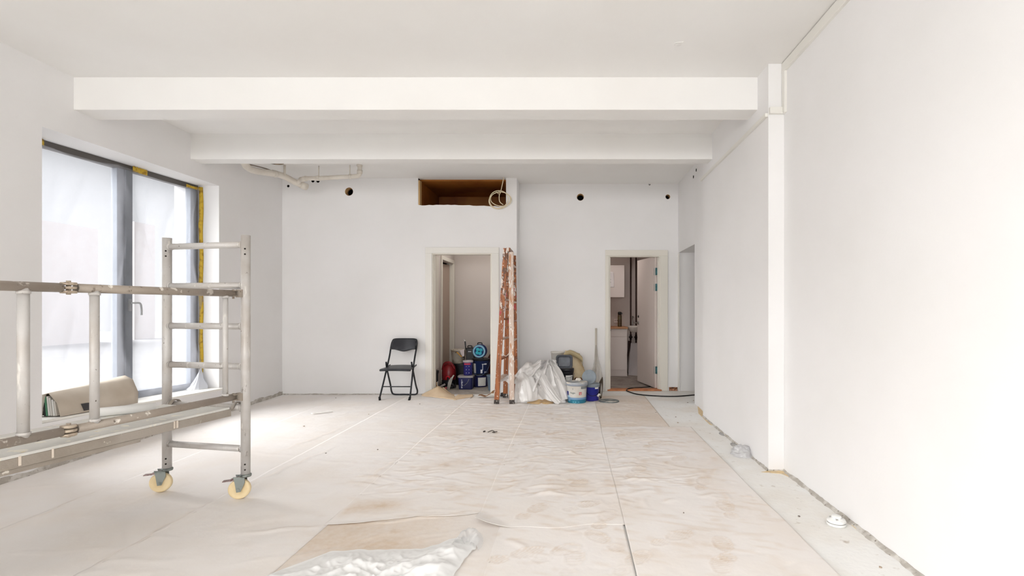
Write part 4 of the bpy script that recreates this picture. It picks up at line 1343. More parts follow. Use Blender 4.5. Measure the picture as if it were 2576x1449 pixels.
def seat(u_, v_):
    hw = lerp(0.212, 0.165, v_)
    r = 1 - 0.10 * (abs(u_ - 0.5) * 2) ** 6
    s = (u_ - 0.5) * 2 * hw
    t = lerp(0.005, 0.335, v_)
    if v_ < 0.08: t += 0.012 * (abs(u_ - 0.5) * 2) ** 6
    z = SEATZ + 0.022 * v_ + 0.006 * (1 - (abs(u_ - 0.5) * 2) ** 2) - 0.012 * max(0, 1 - v_ / 0.08) * 0.5
    return cp(s, t, z)
MB().grid(seat, 20, 12).build('seat', VINYL, ch, solid=0.022, bevel=0.004)
def backr(u_, v_):
    e = abs(u_ - 0.5) * 2
    s = (u_ - 0.5) * 2 * lerp(0.182, 0.19 - 0.03 * e ** 5, v_)
    bot = 0.648 + 0.016 * math.cos(e * math.pi * 1.15) * -1 + 0.0
    top = 0.808 - 0.045 * e ** 5
    z = lerp(bot, top, v_)
    t = 0.335 + 0.065 * v_ + 0.022 * (1 - e ** 2) - 0.012
    return cp(s, t, z)
MB().grid(backr, 24, 10).build('backrest', VINYL, ch, solid=0.02, bevel=0.004)

# ------------------------------------------------------------------ wooden step ladder, folded narrow and spattered with paint
def ladder_mat():
    m = bpy.data.materials.new('ladder_wood')
    m.use_nodes = True
    nt = m.node_tree
    b = nt.nodes['Principled BSDF']
    b.inputs['Roughness'].default_value = 0.5
    tc = nt.nodes.new('ShaderNodeTexCoord')
    def noise(sc, det=4):
        mp = nt.nodes.new('ShaderNodeMapping'); mp.inputs['Scale'].default_value = sc
        nt.links.new(tc.outputs['Object'], mp.inputs[0])
        n = nt.nodes.new('ShaderNodeTexNoise'); n.inputs['Scale'].default_value = 1; n.inputs['Detail'].default_value = det
        nt.links.new(mp.outputs[0], n.inputs['Vector'])
        return n.outputs['Fac']
    def mixc(f, a, c):
        mx = nt.nodes.new('ShaderNodeMix'); mx.data_type = 'RGBA'
        nt.links.new(f, mx.inputs['Factor'])
        if isinstance(a, tuple): mx.inputs['A'].default_value = (*lin(a), 1)
        else: nt.links.new(a, mx.inputs['A'])
        mx.inputs['B'].default_value = (*lin(c), 1)
        return mx.outputs['Result']
    def ramp(f, lo, hi):
        r = nt.nodes.new('ShaderNodeMapRange'); r.inputs['From Min'].default_value = lo; r.inputs['From Max'].default_value = hi
        nt.links.new(f, r.inputs['Value'])
        return r.outputs[0]
    col = mixc(ramp(noise((40, 40, 3)), 0.35, 0.7), (176, 106, 56), (122, 64, 30))
    # spatter: grows towards the top, where brushes and buckets were hung
    sep = nt.nodes.new('ShaderNodeSeparateXYZ'); nt.links.new(tc.outputs['Object'], sep.inputs[0])
    hg = nt.nodes.new('ShaderNodeMapRange'); hg.inputs['From Min'].default_value = 0.3; hg.inputs['From Max'].default_value = 2.0
    hg.inputs['To Min'].default_value = -0.10; hg.inputs['To Max'].default_value = 0.10
    nt.links.new(sep.outputs['Z'], hg.inputs['Value'])
    def add(a, bb):
        q = nt.nodes.new('ShaderNodeMath'); q.operation = 'ADD'; nt.links.new(a, q.inputs[0]); nt.links.new(bb, q.inputs[1]); return q.outputs[0]
    col = mixc(ramp(add(noise((26, 26, 9), 6), hg.outputs[0]), 0.60, 0.63), col, (218, 208, 198))
    col = mixc(ramp(add(noise((34, 34, 20), 6), hg.outputs[0]), 0.60, 0.63), col, (104, 70, 50))
    rz_ = nt.nodes.new('ShaderNodeMath'); rz_.operation = 'SUBTRACT'; rz_.inputs[1].default_value = 1.28; nt.links.new(sep.outputs['Z'], rz_.inputs[0])
    ra_ = nt.nodes.new('ShaderNodeMath'); ra_.operation = 'ABSOLUTE'; nt.links.new(rz_.outputs[0], ra_.inputs[0])
    rm_ = nt.nodes.new('ShaderNodeMapRange'); rm_.inputs['From Max'].default_value = 0.4; rm_.inputs['To Min'].default_value = 0.12; rm_.inputs['To Max'].default_value = -0.06
    nt.links.new(ra_.outputs[0], rm_.inputs['Value'])
    col = mixc(ramp(add(noise((20, 20, 8), 4), rm_.outputs[0]), 0.66, 0.69), col, (172, 62, 66))
    col = mixc(ramp(noise((70, 70, 34), 2), 0.67, 0.69), col, (222, 212, 200))
    nt.links.new(col, b.inputs['Base Color'])
    return m
LW = ladder_mat()
LWH = mat('ladder_whitewashed', (206, 186, 172), 0.6, var=[((30, 30, 5), (186, 134, 96), 0.52, 0.64), ((40, 40, 14), (228, 222, 214), 0.55, 0.60), ((40, 40, 14), (120, 92, 76), 0.66, 0.7)])
TIP = mat('ladder_tip', (64, 58, 54), 0.6, var=(40, (214, 206, 196), 0.58, 0.62))
ld = thing('step_ladder', 'tall wooden step ladder spattered with paint, folded nearly shut', 'ladder', (-0.88, 6.9, 0.006))
DF, DR = 6.64, 7.12
LH = 2.03
rails = {'fl': ((1249, DF), (1272, DF + 0.03)), 'fr': ((1288, DF), (1285.5, DF + 0.03)), 'rl': ((1271, DR), (1281, DR)), 'rr': ((1297, DR), (1292.5, DR))}
ends = {}
for kx, ((xb, db), (xt, dt)) in rails.items():
    p0 = Vector(((xb - CX) * px(db), db, 0.006))
    p1 = Vector(((xt - CX) * px(dt), dt, LH if kx in ('fl', 'rl') else LH - 0.05))
    ends[kx] = (p0, p1)
    q = p0.lerp(p1, 0.028)
    MB().beam(q, p1, 0.062, 0.032, (0, 1, 0)).build('rail', LWH if kx == 'fr' else LW, ld, bevel=0.003)
    MB().beam(p0, q, 0.066, 0.036, (0, 1, 0)).build('ladder_shoe', TIP, ld, bevel=0.004)
for (f_, r_) in (('fl', 'rl'), ('fr', 'rr')):
    for i, zz in enumerate((0.32, 0.58, 0.84, 1.10, 1.36, 1.62, 1.86)):
        t = zz / LH
        a, b = ends[f_][0].lerp(ends[f_][1], t), ends[r_][0].lerp(ends[r_][1], t)
        MB().beam(a, b, 0.060, 0.022).build('tread', LWH if i % 2 == 0 else LW, ld, bevel=0.002)
for k_ in (0.0,):
    a = (ends['fl'][1] + ends['fr'][1]) / 2; b = (ends['rl'][1] + ends['rr'][1]) / 2
    MB().beam(a - Vector((0, 0.02, -0.005)), b + Vector((0, 0.02, 0.005)), 0.055, 0.05).build('top_board', LW, ld, bevel=0.004)
for f_, r_ in (('fl', 'fr'), ('rl', 'rr')):
    a, b = ends[f_][1], ends[r_][1]
    MB().tube([a - Vector((0.02, 0, 0.06)), b + Vector((0.02, 0, -0.01))], 0.012, 10).build('hinge_pin', TIP, ld)
    a, b = ends[f_][0].lerp(ends[f_][1], 0.36), ends[r_][0].lerp(ends[r_][1], 0.36)
    mid = (a + b) / 2 - Vector((0, 0, 0.10))
    MB().tube(smooth_path([a, mid, b], 6), 0.004, 6).build('spread_cord', mat('cord_pale', (206, 196, 182), 0.8), ld)
# ------------------------------------------------------------------ buckets
def bucket(name, label, x, y, z0, r0, r1, h, m, lid=None, handle=None, group=None, prints=(), texts=(), cat='bucket', open_in=None, face=0.0, rim=None, hang=0.3):
    """tapered plastic bucket at (x, y) on height z0. prints: (a0, a1, za, zb, mat) patches round the wall; angle 0 faces the camera, positive to the right"""
    t = thing(name, label, cat, (x, y, z0), group)
    rr = lambda z: lerp(r0, r1, z / h)
    if lid is None:
        prof = [(0, 0), (r0 * 0.95, 0), (r0, 0.006), (rr(h * 0.93), h * 0.93), (r1 + 0.004, h * 0.93), (r1 + 0.005, h), (r1 - 0.003, h), (rr(h * 0.5) - 0.004, h * 0.5), (r0 - 0.006, 0.01), (0, 0.01)]
    else:
        prof = [(0, 0), (r0 * 0.95, 0), (r0, 0.006), (rr(h * 0.86), h * 0.86), (r1 + 0.003, h * 0.87), (r1 + 0.003, h * 0.90), (r1, h * 0.905), (r1, h), (0, h)]
    body = MB().lathe(prof, (x, y, z0), 36).build('body', m, t)
    if lid is not None:
        MB().lathe([(r1 + 0.004, h * 0.915), (r1 + 0.008, h * 0.915), (r1 + 0.009, h + 0.004), (r1 + 0.004, h + 0.010), (r1 - 0.008, h + 0.010), (r1 - 0.012, h + 0.003), (0, h + 0.003)], (x, y, z0), 36).build('lid', lid, t)
    if rim is not None:
        MB().lathe([(r1 + 0.004, h * 0.84), (r1 + 0.007, h * 0.85), (r1 + 0.007, h * 0.985), (r1 + 0.003, h * 1.0)], (x, y, z0), 36).build('rim_band', rim, t)
    if handle is not None:
        ap = [Vector((x - (r1 + 0.008), y, z0 + h * 0.85)), Vector((x + (r1 + 0.008), y, z0 + h * 0.85))]
        pts = []
        for i in range(17):
            a = math.pi * i / 16
            pts.append(Vector((x - math.cos(a) * (r1 + 0.012), y - math.sin(a) * (r1 + 0.03), z0 + h * 0.85 - math.sin(a) * h * hang)))
        MB().tube(pts, 0.0035, 6).build('handle', handle, t)
    def cyl(a, z, off=0.0015):
        a += face
        R = rr(z) + off
        return Vector((x + math.sin(a) * R, y - math.cos(a) * R, z0 + z))
    for (a0, a1, za, zb, pm) in prints:
        g = MB().grid(lambda u_, v_: cyl(lerp(a0, a1, u_), lerp(za, zb, v_)), 12, 2)
        g.build('print', pm, body)
    for (txt, size, a, z, pm) in texts:
        vs, fs = text_mesh(txt, size)
        g = MB().add([cyl(a + vx / rr(z), z + vy, 0.0025) for vx, vy in vs], fs)
        g.build('lettering', pm, body)
    return t


NAVY = mat('plastic_navy', (30, 36, 92), 0.35, var=(6, (24, 28, 74), 0.4, 0.7))
VIO = mat('plastic_violet_blue', (58, 58, 138), 0.35, var=(6, (48, 48, 120), 0.4, 0.7))
BLUE = mat('plastic_royal_blue', (44, 50, 146), 0.35, var=(6, (58, 54, 150), 0.4, 0.7))
BLACKP = mat('plastic_black', (28, 28, 34), 0.35)
GREYP = mat('plastic_grey', (138, 148, 156), 0.45, var=(9, (122, 130, 138), 0.4, 0.7))
GREYB = mat('plastic_grey_blue', (112, 132, 152), 0.45)
WHP = mat('plastic_white', (232, 230, 224), 0.4, var=(9, (222, 216, 206), 0.4, 0.7))
LABEL = mat('label_white', (226, 226, 222), 0.6, var=((90, 90, 160), (176, 180, 182), 0.60, 0.64))
WPRINT = mat('white_print', (226, 230, 238), 0.5)
WIRE = mat('bucket_wire', (176, 178, 180), 0.35, 0.8)

# ---- in the store room
GS = 'paint buckets in the store room'
def sx(x, D): return (x - CX) * px(D)
D1_ = 7.93
# square navy bucket
t = thing('square_bucket', 'low square navy bucket with pale rim on the store room floor', 'bucket', (sx(1170, D1_), D1_, 0), GS)
xa, xb, za, zb = sx(1151, D1_ - 0.1), sx(1188, D1_ - 0.1), 0.0, 0.205
xm = (xa + xb) / 2
def sq(z, hw, hd, r=0.035, n=5):
    pts = []
    for (sx_, sy_) in ((1, 1), (-1, 1), (-1, -1), (1, -1)):
        a0 = {(1, 1): 0, (-1, 1): math.pi / 2, (-1, -1): math.pi, (1, -1): 1.5 * math.pi}[(sx_, sy_)]
        for i in range(n + 1):
            a = a0 + math.pi / 2 * i / n
            pts.append((xm + sx_ * (hw - r) + r * math.cos(a), D1_ + sy_ * (hd - r) + r * math.sin(a), z))
    return pts
def sqstack(levels):
    vs, fs = [], []
    for L_ in levels: vs += sq(*L_)
    n = 24
    for i in range(len(levels) - 1):
        for k_ in range(n):
            fs.append((i * n + k_, i * n + (k_ + 1) % n, (i + 1) * n + (k_ + 1) % n, (i + 1) * n + k_))
    fs.append(tuple(range(n))[::-1]); fs.append(tuple(range((len(levels) - 1) * n, len(levels) * n)))
    return MB().add(vs, fs, False)
hw = (xb - xa) / 2
sqstack([(0.001, hw * 0.9, 0.085), (0.02, hw * 0.93, 0.088), (0.185, hw, 0.094)]).build('body', NAVY, t, bevel=0.002)
sqstack([(0.183, hw + 0.006, 0.100), (0.205, hw + 0.008, 0.102), (0.211, hw + 0.003, 0.097)]).build('lid', mat('lid_pale', (160, 156, 158), 0.5), t)
MB().tube(smooth_path([(xb - 0.05, D1_ - 0.100, 0.165), (xb - 0.075, D1_ - 0.100, 0.11), (xb - 0.125, D1_ - 0.098, 0.065)], 5), 0.004, 6).build('handle', WIRE, t)
for i, zz in enumerate((0.15, 0.13, 0.115, 0.10, 0.085, 0.065, 0.045, 0.03)):
    MB().box((xa + 0.055, D1_ - 0.0965, zz - 0.005), (xa + 0.070 + 0.006 * (i % 3), D1_ - 0.09, zz + 0.003)).build('writing', WPRINT, t)

bx_ = sx(1208, 8.18)
bucket('paint_bucket', 'navy paint bucket with large white label standing on the store floor', bx_, 8.18, 0, 0.118, 0.128, 0.20, NAVY, BLACKP, None, GS, prints=[(-0.1, 0.95, 0.022, 0.155, LABEL)])
b2x = sx(1210, 8.18)
bucket('paint_bucket', 'navy paint bucket with printed white brush drawing under the cable reel', b2x, 8.18, 0.211, 0.122, 0.134, 0.225, mat('plastic_navy_gloss', (30, 46, 92), 0.3), BLACKP, mat('handle_bluegrey', (96, 116, 150), 0.4), GS,
       prints=[(-0.95, -0.50, 0.012, 0.165, LABEL), (0.28, 0.52, 0.150, 0.160, WPRINT), (0.34, 0.42, 0.06, 0.150, WPRINT), (0.12, 0.36, 0.012, 0.07, WPRINT), (0.55, 0.9, 0.145, 0.165, WPRINT), (0.6, 0.95, 0.02, 0.035, WPRINT)], hang=0.95)
b3x = sx(1179, 8.0)
REDL = mat('red_label', (206, 66, 84), 0.5)
bucket('paint_bucket', 'violet blue paint bucket with a red and white lid label', b3x, 7.95, 0.213, 0.068, 0.072, 0.215, VIO, mat('lid_whitegrey', (196, 190, 196), 0.5), None, GS,
       prints=[(-0.75, 0.75, 0.163, 0.196, REDL)] + [(a, a + 0.14, z, z + 0.008, WPRINT) for a in (-0.25, 0.35) for z in (0.035, 0.085, 0.135)])
bw = sx(1153, 8.45)
tb = bucket('paint_bucket', 'dirty white bucket with a yellow brush handle over its rim', bw, 8.45, 0.345, 0.098, 0.122, 0.225, mat('dirty_white', (206, 198, 184), 0.5, var=[(9, (176, 158, 132), 0.5, 0.75), (22, (110, 92, 76), 0.66, 0.7)]), None, None, GS)
br = thing('paint_brush', 'yellow handled paint brush leaning over the dirty white bucket', 'brush', (bw + 0.03, 8.34, 0.5))
MB().beam((bw + 0.005, 8.315, 0.535), (bw + 0.085, 8.325, 0.455), 0.022, 0.014).build('handle', mat('handle_yellow', (222, 158, 44), 0.4), br, bevel=0.004)
MB().beam((bw + 0.085, 8.325, 0.455), (bw + 0.115, 8.33, 0.425), 0.034, 0.016).build('bristles', mat('bristle_grey', (120, 112, 108), 0.8), br)
o = MB().add([(bw + 0.05, 8.318, 0.56), (bw + 0.125, 8.33, 0.585), (bw + 0.122, 8.335, 0.47), (bw + 0.092, 8.325, 0.46)], [(0, 1, 2, 3)]).build('filler_sheet', mat('pinkish_white', (226, 214, 214), 0.6), solid=0.006)
tag(o, 'small white sheet hanging over the dirty white bucket', 'sheet')
# black crate carrying the white bucket
t = thing('black_crate', 'black plastic crate under the dirty white bucket', 'crate', (bw + 0.02, 8.45, 0), None)
MB().box((bw - 0.10, 8.3, 0.004), (bw + 0.125, 8.62, 0.33)).build('body', BLACKP, t, bevel=0.01)
MB().box((bw - 0.11, 8.29, 0.315), (bw + 0.13, 8.63, 0.345)).build('rim', BLACKP, t, bevel=0.004)
# black toolbox and upright scraper
tx = sx(1182, 8.4)
t = thing('black_toolbox', 'black tool case standing between the white bucket and the cable reel', 'tool case', (tx, 8.42, 0.0))
MB().box((tx - 0.055, 8.36, 0.0), (tx + 0.08, 8.56, 0.60)).build('body', BLACKP, t, bevel=0.012)
MB().box((tx - 0.02, 8.352, 0.535), (tx + 0.03, 8.36, 0.545)).build('print', WPRINT, t)
MB().tube(smooth_path([(tx - 0.03, 8.4, 0.60), (tx - 0.03, 8.4, 0.63), (tx + 0.03, 8.4, 0.63), (tx + 0.03, 8.4, 0.60)], 4), 0.008, 6).build('grip', BLACKP, t)
sx0 = sx(1173, 8.38)
t = thing('scraper', 'black handled scraper sticking up behind the paint buckets', 'scraper', (sx0, 8.34, 0.56))
MB().beam((sx0, 8.34, 0.575), (sx0 - 0.012, 8.34, 0.71), 0.026, 0.018).build('handle', BLACKP, t, bevel=0.004)
MB().add([(sx0 - 0.024, 8.335, 0.705), (sx0 + 0.004, 8.335, 0.705), (sx0 - 0.032, 8.335, 0.75)], [(0, 1, 2)]).build('blade', STEEL, t, solid=0.003)

# cable reel
rc = Vector((sx(1205, 7.98), 7.98, 0.0)); rz = HC - (884 - CY) * px(7.98)
rl = thing('cable_reel', 'round turquoise faced cable reel standing on the navy paint bucket', 'cable reel', (rc.x, 8.03, rz - 0.105))
RB = mat('reel_blue', (34, 48, 104), 0.4)
TQ = mat('reel_turquoise', (52, 176, 196), 0.35, var=(10, (60, 130, 190), 0.45, 0.7))
cR = Vector((rc.x, 7.985, rz))
MB().lathe([(0, 0), (0.098, 0), (0.104, -0.006), (0.104, -0.022), (0.075, -0.03), (0.075, -0.09), (0.108, -0.095), (0.108, -0.115), (0, -0.115)], cR, 36, RY).build('drum', RB, rl)
MB().lathe([(0.072, 0.006), (0.078, 0.010), (0.095, 0.010), (0.1, 0.003), (0.1, -0.002)], cR, 36, RY).build('face_ring', mat('reel_ring', (128, 178, 206), 0.35), rl)
sfc = MB().lathe([(0, 0.004), (0.070, 0.004), (0.072, 0.0)], cR, 36, RY).build('socket_face', RB, rl)
for a in (0.6, 2.2, 3.8, 5.2):
    c_ = cR + Vector((math.cos(a) * 0.036, 0, math.sin(a) * 0.036))
    MB().lathe([(0, 0.012), (0.026, 0.012), (0.03, 0.003)], c_, 18, RY).build('socket', TQ, sfc)
MB().lathe([(0, 0.014), (0.010, 0.013), (0.012, 0.003)], cR, 12, RY).build('centre_button', BLACKP, rl)
cb_ = MB()
for k_ in range(5):
    cb_.tube(arc(cR + Vector((0, 0.036 + 0.012 * k_, 0)), 0.083, 0, 2 * math.pi, 32)[:-1], 0.007, 6, closed=True)
cb_.build('wound_cable', BLACKP, rl)
MB().tube(smooth_path([cR + Vector((-0.03, 0.05, 0.105)), cR + Vector((-0.024, 0.05, 0.128)), cR + Vector((0.03, 0.05, 0.128)), cR + Vector((0.036, 0.05, 0.105))], 5), 0.009, 8).build('handle', BLACKP, rl)
# stand feet
MB().box((cR.x - 0.06, 7.99, rz - 0.122), (cR.x + 0.06, 8.09, rz - 0.104)).build('stand', BLACKP, rl, bevel=0.004)

# red vacuum cleaner
vx, vy = sx(1128, 8.0), 8.04
vc = thing('vacuum_cleaner', 'dark red round vacuum cleaner on the store room floor', 'vacuum cleaner', (vx, vy, 0))
REDV = mat('vacuum_red', (128, 24, 30), 0.35, var=(5, (96, 16, 22), 0.4, 0.7))
SQ = Matrix(((0.88, 0, 0), (0, 0.85, 0), (0, 0, 1.08)))
MB().lathe([(0, 0.02), (0.118, 0.02), (0.125, 0.04), (0.125, 0.11), (0.112, 0.125)], (vx, vy, 0), 32, SQ).build('base', BLACKP, vc)
MB().lathe([(0.114, 0.12), (0.122, 0.15), (0.125, 0.22), (0.112, 0.30), (0.075, 0.345), (0.03, 0.362), (0, 0.365)], (vx, vy, 0), 32, SQ).build('dome', REDV, vc)
MB().tube(smooth_path([(vx - 0.09, vy - 0.05, 0.29), (vx - 0.05, vy - 0.07, 0.39), (vx + 0.04, vy - 0.07, 0.40), (vx + 0.10, vy - 0.05, 0.30)], 6), 0.016, 10).build('carry_handle', REDV, vc)
MB().lathe([(0, 0.02), (0.03, 0.018), (0.034, 0)], (vx + 0.01, vy - 0.113, 0.17), 18, RY).build('hose_port', mat('vacuum_bright_red', (186, 26, 40), 0.3), vc)
MB().tube(smooth_path([(vx + 0.01, vy - 0.12, 0.17), (vx + 0.05, vy - 0.20, 0.13), (vx + 0.13, vy - 0.19, 0.05), (vx + 0.10, vy - 0.14, 0.03), (vx - 0.02, vy - 0.17, 0.03)], 8), 0.018, 10).build('hose', BLACKP, vc)
for sg in (-1, 1):
    MB().lathe([(0, -0.012), (0.03, -0.012), (0.03, 0.012), (0, 0.012)], (vx + sg * 0.11, vy - 0.07, 0.03), 16, Matrix(((0, 0, 1), (1, 0, 0), (0, 1, 0)))).build('wheel', BLACKP, vc)
# hand scraper leaning in front
gx_ = sx(1132, 7.82)
t = thing('filling_knife', 'grey metal filling knife leaning before the square navy bucket', 'knife', (gx_, 7.82, 0))
MB().add([(gx_ - 0.045, 7.79, 0.004), (gx_ + 0.0, 7.79, 0.004), (gx_ + 0.045, 7.83, 0.19), (gx_ + 0.01, 7.83, 0.19), (gx_ - 0.02, 7.82, 0.14)], [(0, 1, 2, 3, 4)]).build('blade', mat('blade_grey', (150, 146, 140), 0.5, 0.3), t, solid=0.006)
MB().beam((gx_ + 0.025, 7.826, 0.175), (gx_ + 0.055, 7.835, 0.225), 0.03, 0.02).build('handle', mat('handle_pale', (196, 200, 190), 0.5), t, bevel=0.004)
ox = sx(1112, 7.84)
o = MB().beam((ox - 0.06, 7.80, 0.03), (ox + 0.05, 7.84, 0.085), 0.012, 0.03).build('caulk_tube', mat('caulk_grey', (176, 170, 168), 0.5), bevel=0.004)
tag(o, 'pale grey tube lying against the red vacuum cleaner', 'tube')
o = MB().lathe([(0, 0), (0.018, 0), (0.02, 0.03), (0.012, 0.04), (0, 0.041)], (sx(1122, 7.84), 7.83, 0.002), 14).build('pink_cap', mat('cap_pink', (196, 96, 108), 0.5))
tag(o, 'small pink plastic cap on the store room floor', 'cap')
# black bucket at the left jamb
bucket('paint_bucket', 'slim black tin with a pale label close to the left door jamb', sx(1095, 7.57), 7.575, 0, 0.040, 0.044, 0.32, BLACKP, BLACKP, None, GS, prints=[(0.5, 0.95, 0.03, 0.16, mat('label_tan', (206, 180, 140), 0.6, var=(30, (150, 90, 50), 0.5, 0.6))), (0.95, 1.25, 0.03, 0.17, LABEL)])
# grey bucket at the right jamb and its yellow cloth
gx2 = sx(1236, 7.78)
bucket('paint_bucket', 'grey blue bucket half hidden behind the right door jamb', gx2 + 0.035, 7.80, 0, 0.085, 0.105, 0.235, GREYB, None, None, GS, prints=[(-0.35, -0.1, 0.015, 0.05, GREYP)])
def cloth(u_, v_):
    return (gx2 + 0.0 + 0.11 * u_ + 0.012 * nz(u_ * 4, v_ * 5, 1), 7.77 + 0.05 * u_ + 0.02 * nz(u_ * 5, v_ * 4, 4), 0.225 + 0.13 * v_ * (0.5 + 0.7 * u_) + 0.015 * nz(u_ * 6, v_ * 6, 2))
o = MB().grid(cloth, 16, 14).build('yellow_cloth', mat('cloth_yellow', (226, 200, 116), 0.8), solid=0.008)
tag(o, 'pale yellow cloth tucked in the grey blue bucket', 'cloth')
# dark red tool bag behind the navy bucket
rbx = sx(1232, 8.3)
def blob(c, r, seed, amp=0.18, flat=True, nu=28, nv=18, p=0.8, fr=1.6):
    def f(u_, v_):
        a, e = u_ * 2 * math.pi, (v_ - 0.5) * math.pi
        d = Vector((math.copysign(abs(math.cos(a)) ** p, math.cos(a)) * math.cos(e) ** p, math.copysign(abs(math.sin(a)) ** p, math.sin(a)) * math.cos(e) ** p, math.copysign(abs(math.sin(e)) ** p, math.sin(e))))
        k_ = 1 + amp * mnoise.noise(d * fr + Vector((seed, 0, 0))) + amp * 0.5 * mnoise.noise(d * fr * 2.7 + Vector((0, seed, 0)))
        return Vector((c[0] + d.x * r[0] * k_, c[1] + d.y * r[1] * k_, max(c[2] + d.z * r[2] * k_, 0.012 if flat else -9)))
    return MB().grid(f, nu, nv)
o = blob((rbx + 0.03, 8.52, 0.24), (0.13, 0.10, 0.25), 3.3, 0.2).build('tool_bag', mat('bag_dark_red', (82, 34, 30), 0.8, var=(14, (46, 22, 20), 0.45, 0.6), bump=(30, 0.4)))
tag(o, 'dark red brown bag heaped behind the stacked navy buckets', 'bag')

# ------------------------------------------------------------------ pile beside the ladder
# white plastic heap
TOPS = [(1292, 958), (1300, 950), (1307, 936), (1315, 922), (1322, 914), (1330, 911), (1338, 918), (1346, 914), (1352, 909), (1370, 907), (1388, 908), (1396, 911), (1403, 924), (1410, 945), (1418, 972), (1424, 996), (1428, 1012)]
PD = 6.97
PKX, PKZ = (1378 - CX) * px(PD), 0.52
def heap(u_, v_):
    xpix = lerp(1299, 1429, u_)
    X = (xpix - CX) * px(PD)
    zt = max(HC - (interp(xpix, TOPS) - CY) * px(PD), 0.02)
    fr = 6.66 + 0.06 * abs(u_ - 0.5) + 0.03 * nz(u_ * 7, 0.3, 1)
    s = min(1.0, v_ / 0.72)                         # climbs the front, then falls away behind
    if v_ <= 0.72:
        Y = fr + (PD - fr) * (0.55 * s + 0.45 * s ** 3)
        z = zt * (1 - (1 - s) ** 1.35)
    else:
        q_ = (v_ - 0.72) / 0.28
        Y = PD + (0.30 - 0.26 * min(1, max(0, (u_ - 0.6) / 0.15))) * q_
        z = zt * (1 - q_ ** 1.8)
    dx, dz = X - PKX, PKZ - z + 0.05
    ang, rad = math.atan2(dx, dz), math.hypot(dx, dz)
    f1 = ridge(ang * 2.6 + 1.7, rad * 1.6, 2.0)
    f2 = ridge(ang * 5.5 + 0.3, rad * 3.0, 6.0)
    f3 = ridge(X * 9, z * 9, 3.0)
    d = 0.110 * f1 + 0.050 * f2 + 0.035 * f3
    e = min(1, s * 4) * min(1, u_ * 8) * min(1, (1 - u_) * 8) * (1 if v_ <= 0.72 else 0.3)
    d = (d - 0.07) * e
    return (X + 0.25 * d, Y - d * 0.95, max(z + d * 0.35, 0.014))
hp_ = thing('plastic_heap', 'heap of crumpled white plastic sheeting between the ladder and the buckets', 'plastic sheet', ((1362 - CX) * px(PD), 6.98, 0.012))
HEAP = film_mat('heap_film', (236, 234, 232), 0.02, 0.3, 0.08, 0.85)
MB().grid(heap, 120, 90).build('folded_sheet', HEAP, hp_)
def drape(u_, v_):
    xp_ = lerp(1258, 1322, u_)
    top = interp(u_, [(0, 946), (0.35, 944), (0.55, 948), (0.75, 930), (1, 914)])
    bot = interp(u_, [(0, 960), (0.2, 958), (0.4, 968), (0.7, 964), (1, 955)])
    D_ = 6.90 + 0.05 * math.sin(u_ * 7) + 0.04 * v_
    p = P(xp_, lerp(bot, top, v_), D_)
    f = 0.03 * ridge(u_ * 6, v_ * 1.5, 4) ** 2
    return (p.x, p.y - f, p.z)
MB().grid(drape, 40, 14).build('draped_fold', HEAP, hp_)
def ribbon(path, widths, bulge, seed):
    pts = smooth_path([P(*q) for q in path], 8)
    n_ = len(pts) - 1
    def f(u_, v_):
        i = min(int(v_ * n_ + 0.5), n_)
        w_ = interp(v_, [(k_ / (len(widths) - 1), ww) for k_, ww in enumerate(widths)])
        t_ = (pts[min(i + 1, n_)] - pts[max(i - 1, 0)]).normalized()
        sd_ = t_.cross(Vector((0, -1, 0.25))).normalized()
        c_ = (u_ - 0.5) * 2
        out = bulge * (1 - c_ * c_) + 0.016 * ridge(u_ * 3.1, v_ * 1.3, seed) + 0.008 * ridge(u_ * 7, v_ * 3, seed + 3)
        p = pts[i] + sd_ * (c_ * w_) + Vector((0, -1, 0.25)) * out
        return (p.x, p.y, max(p.z, 0.014))
    return MB().grid(f, 22, n_)
ribbon([(1350, 932, 6.98), (1380, 925, 6.93), (1399, 942, 6.86), (1412, 972, 6.80), (1420, 1006, 6.74)], [0.04, 0.085, 0.085, 0.075, 0.06], 0.05, 1.0).build('draped_fold', HEAP, hp_)
ribbon([(1345, 926, 6.90), (1358, 945, 6.80), (1375, 972, 6.74), (1395, 1000, 6.66), (1408, 1014, 6.62)], [0.05, 0.07, 0.06, 0.05, 0.04], 0.04, 4.0).build('draped_fold', HEAP, hp_)
ribbon([(1312, 940, 6.88), (1322, 958, 6.76), (1328, 985, 6.70), (1330, 1009, 6.66)], [0.06, 0.11, 0.13, 0.10], 0.05, 7.0).build('draped_fold', HEAP, hp_)
# flattened brown bag under it
def brbag(u_, v_):
    xp_ = lerp(1326, 1392, u_)
    D_ = lerp(6.60, 6.80, v_)
    return ((xp_ - CX) * px(6.65), D_ + 0.05 * (u_ - 0.5) ** 2 * 4 - 0.03 * u_, 0.016 + 0.055 * math.sin(min(1, v_ * 1.2) * math.pi / 2) * (0.35 + 0.65 * math.sin(u_ * math.pi)) + 0.006 * nz(u_ * 6, v_ * 4, 3))
o = MB().grid(brbag, 30, 10).build('paper_bag', mat('bag_kraft', (196, 166, 124), 0.8, var=(8, (150, 124, 96), 0.5, 0.7)), solid=0.004)
tag(o, 'flattened brown paper bag under the front of the plastic heap', 'bag')
# dark oddments at the ladder foot
o = blob((sx(1268, 7.22), 7.20, 0.03), (0.05, 0.035, 0.03), 9.0, 0.35).build('dark_rag', mat('rag_dark', (62, 58, 58), 0.9))
tag(o, 'small dark rag on the floor behind the ladder foot', 'rag')

# white open bucket behind
wbx, wbD = sx(1402, 7.4), 7.40
wz = HC - (886 - CY) * px(wbD)
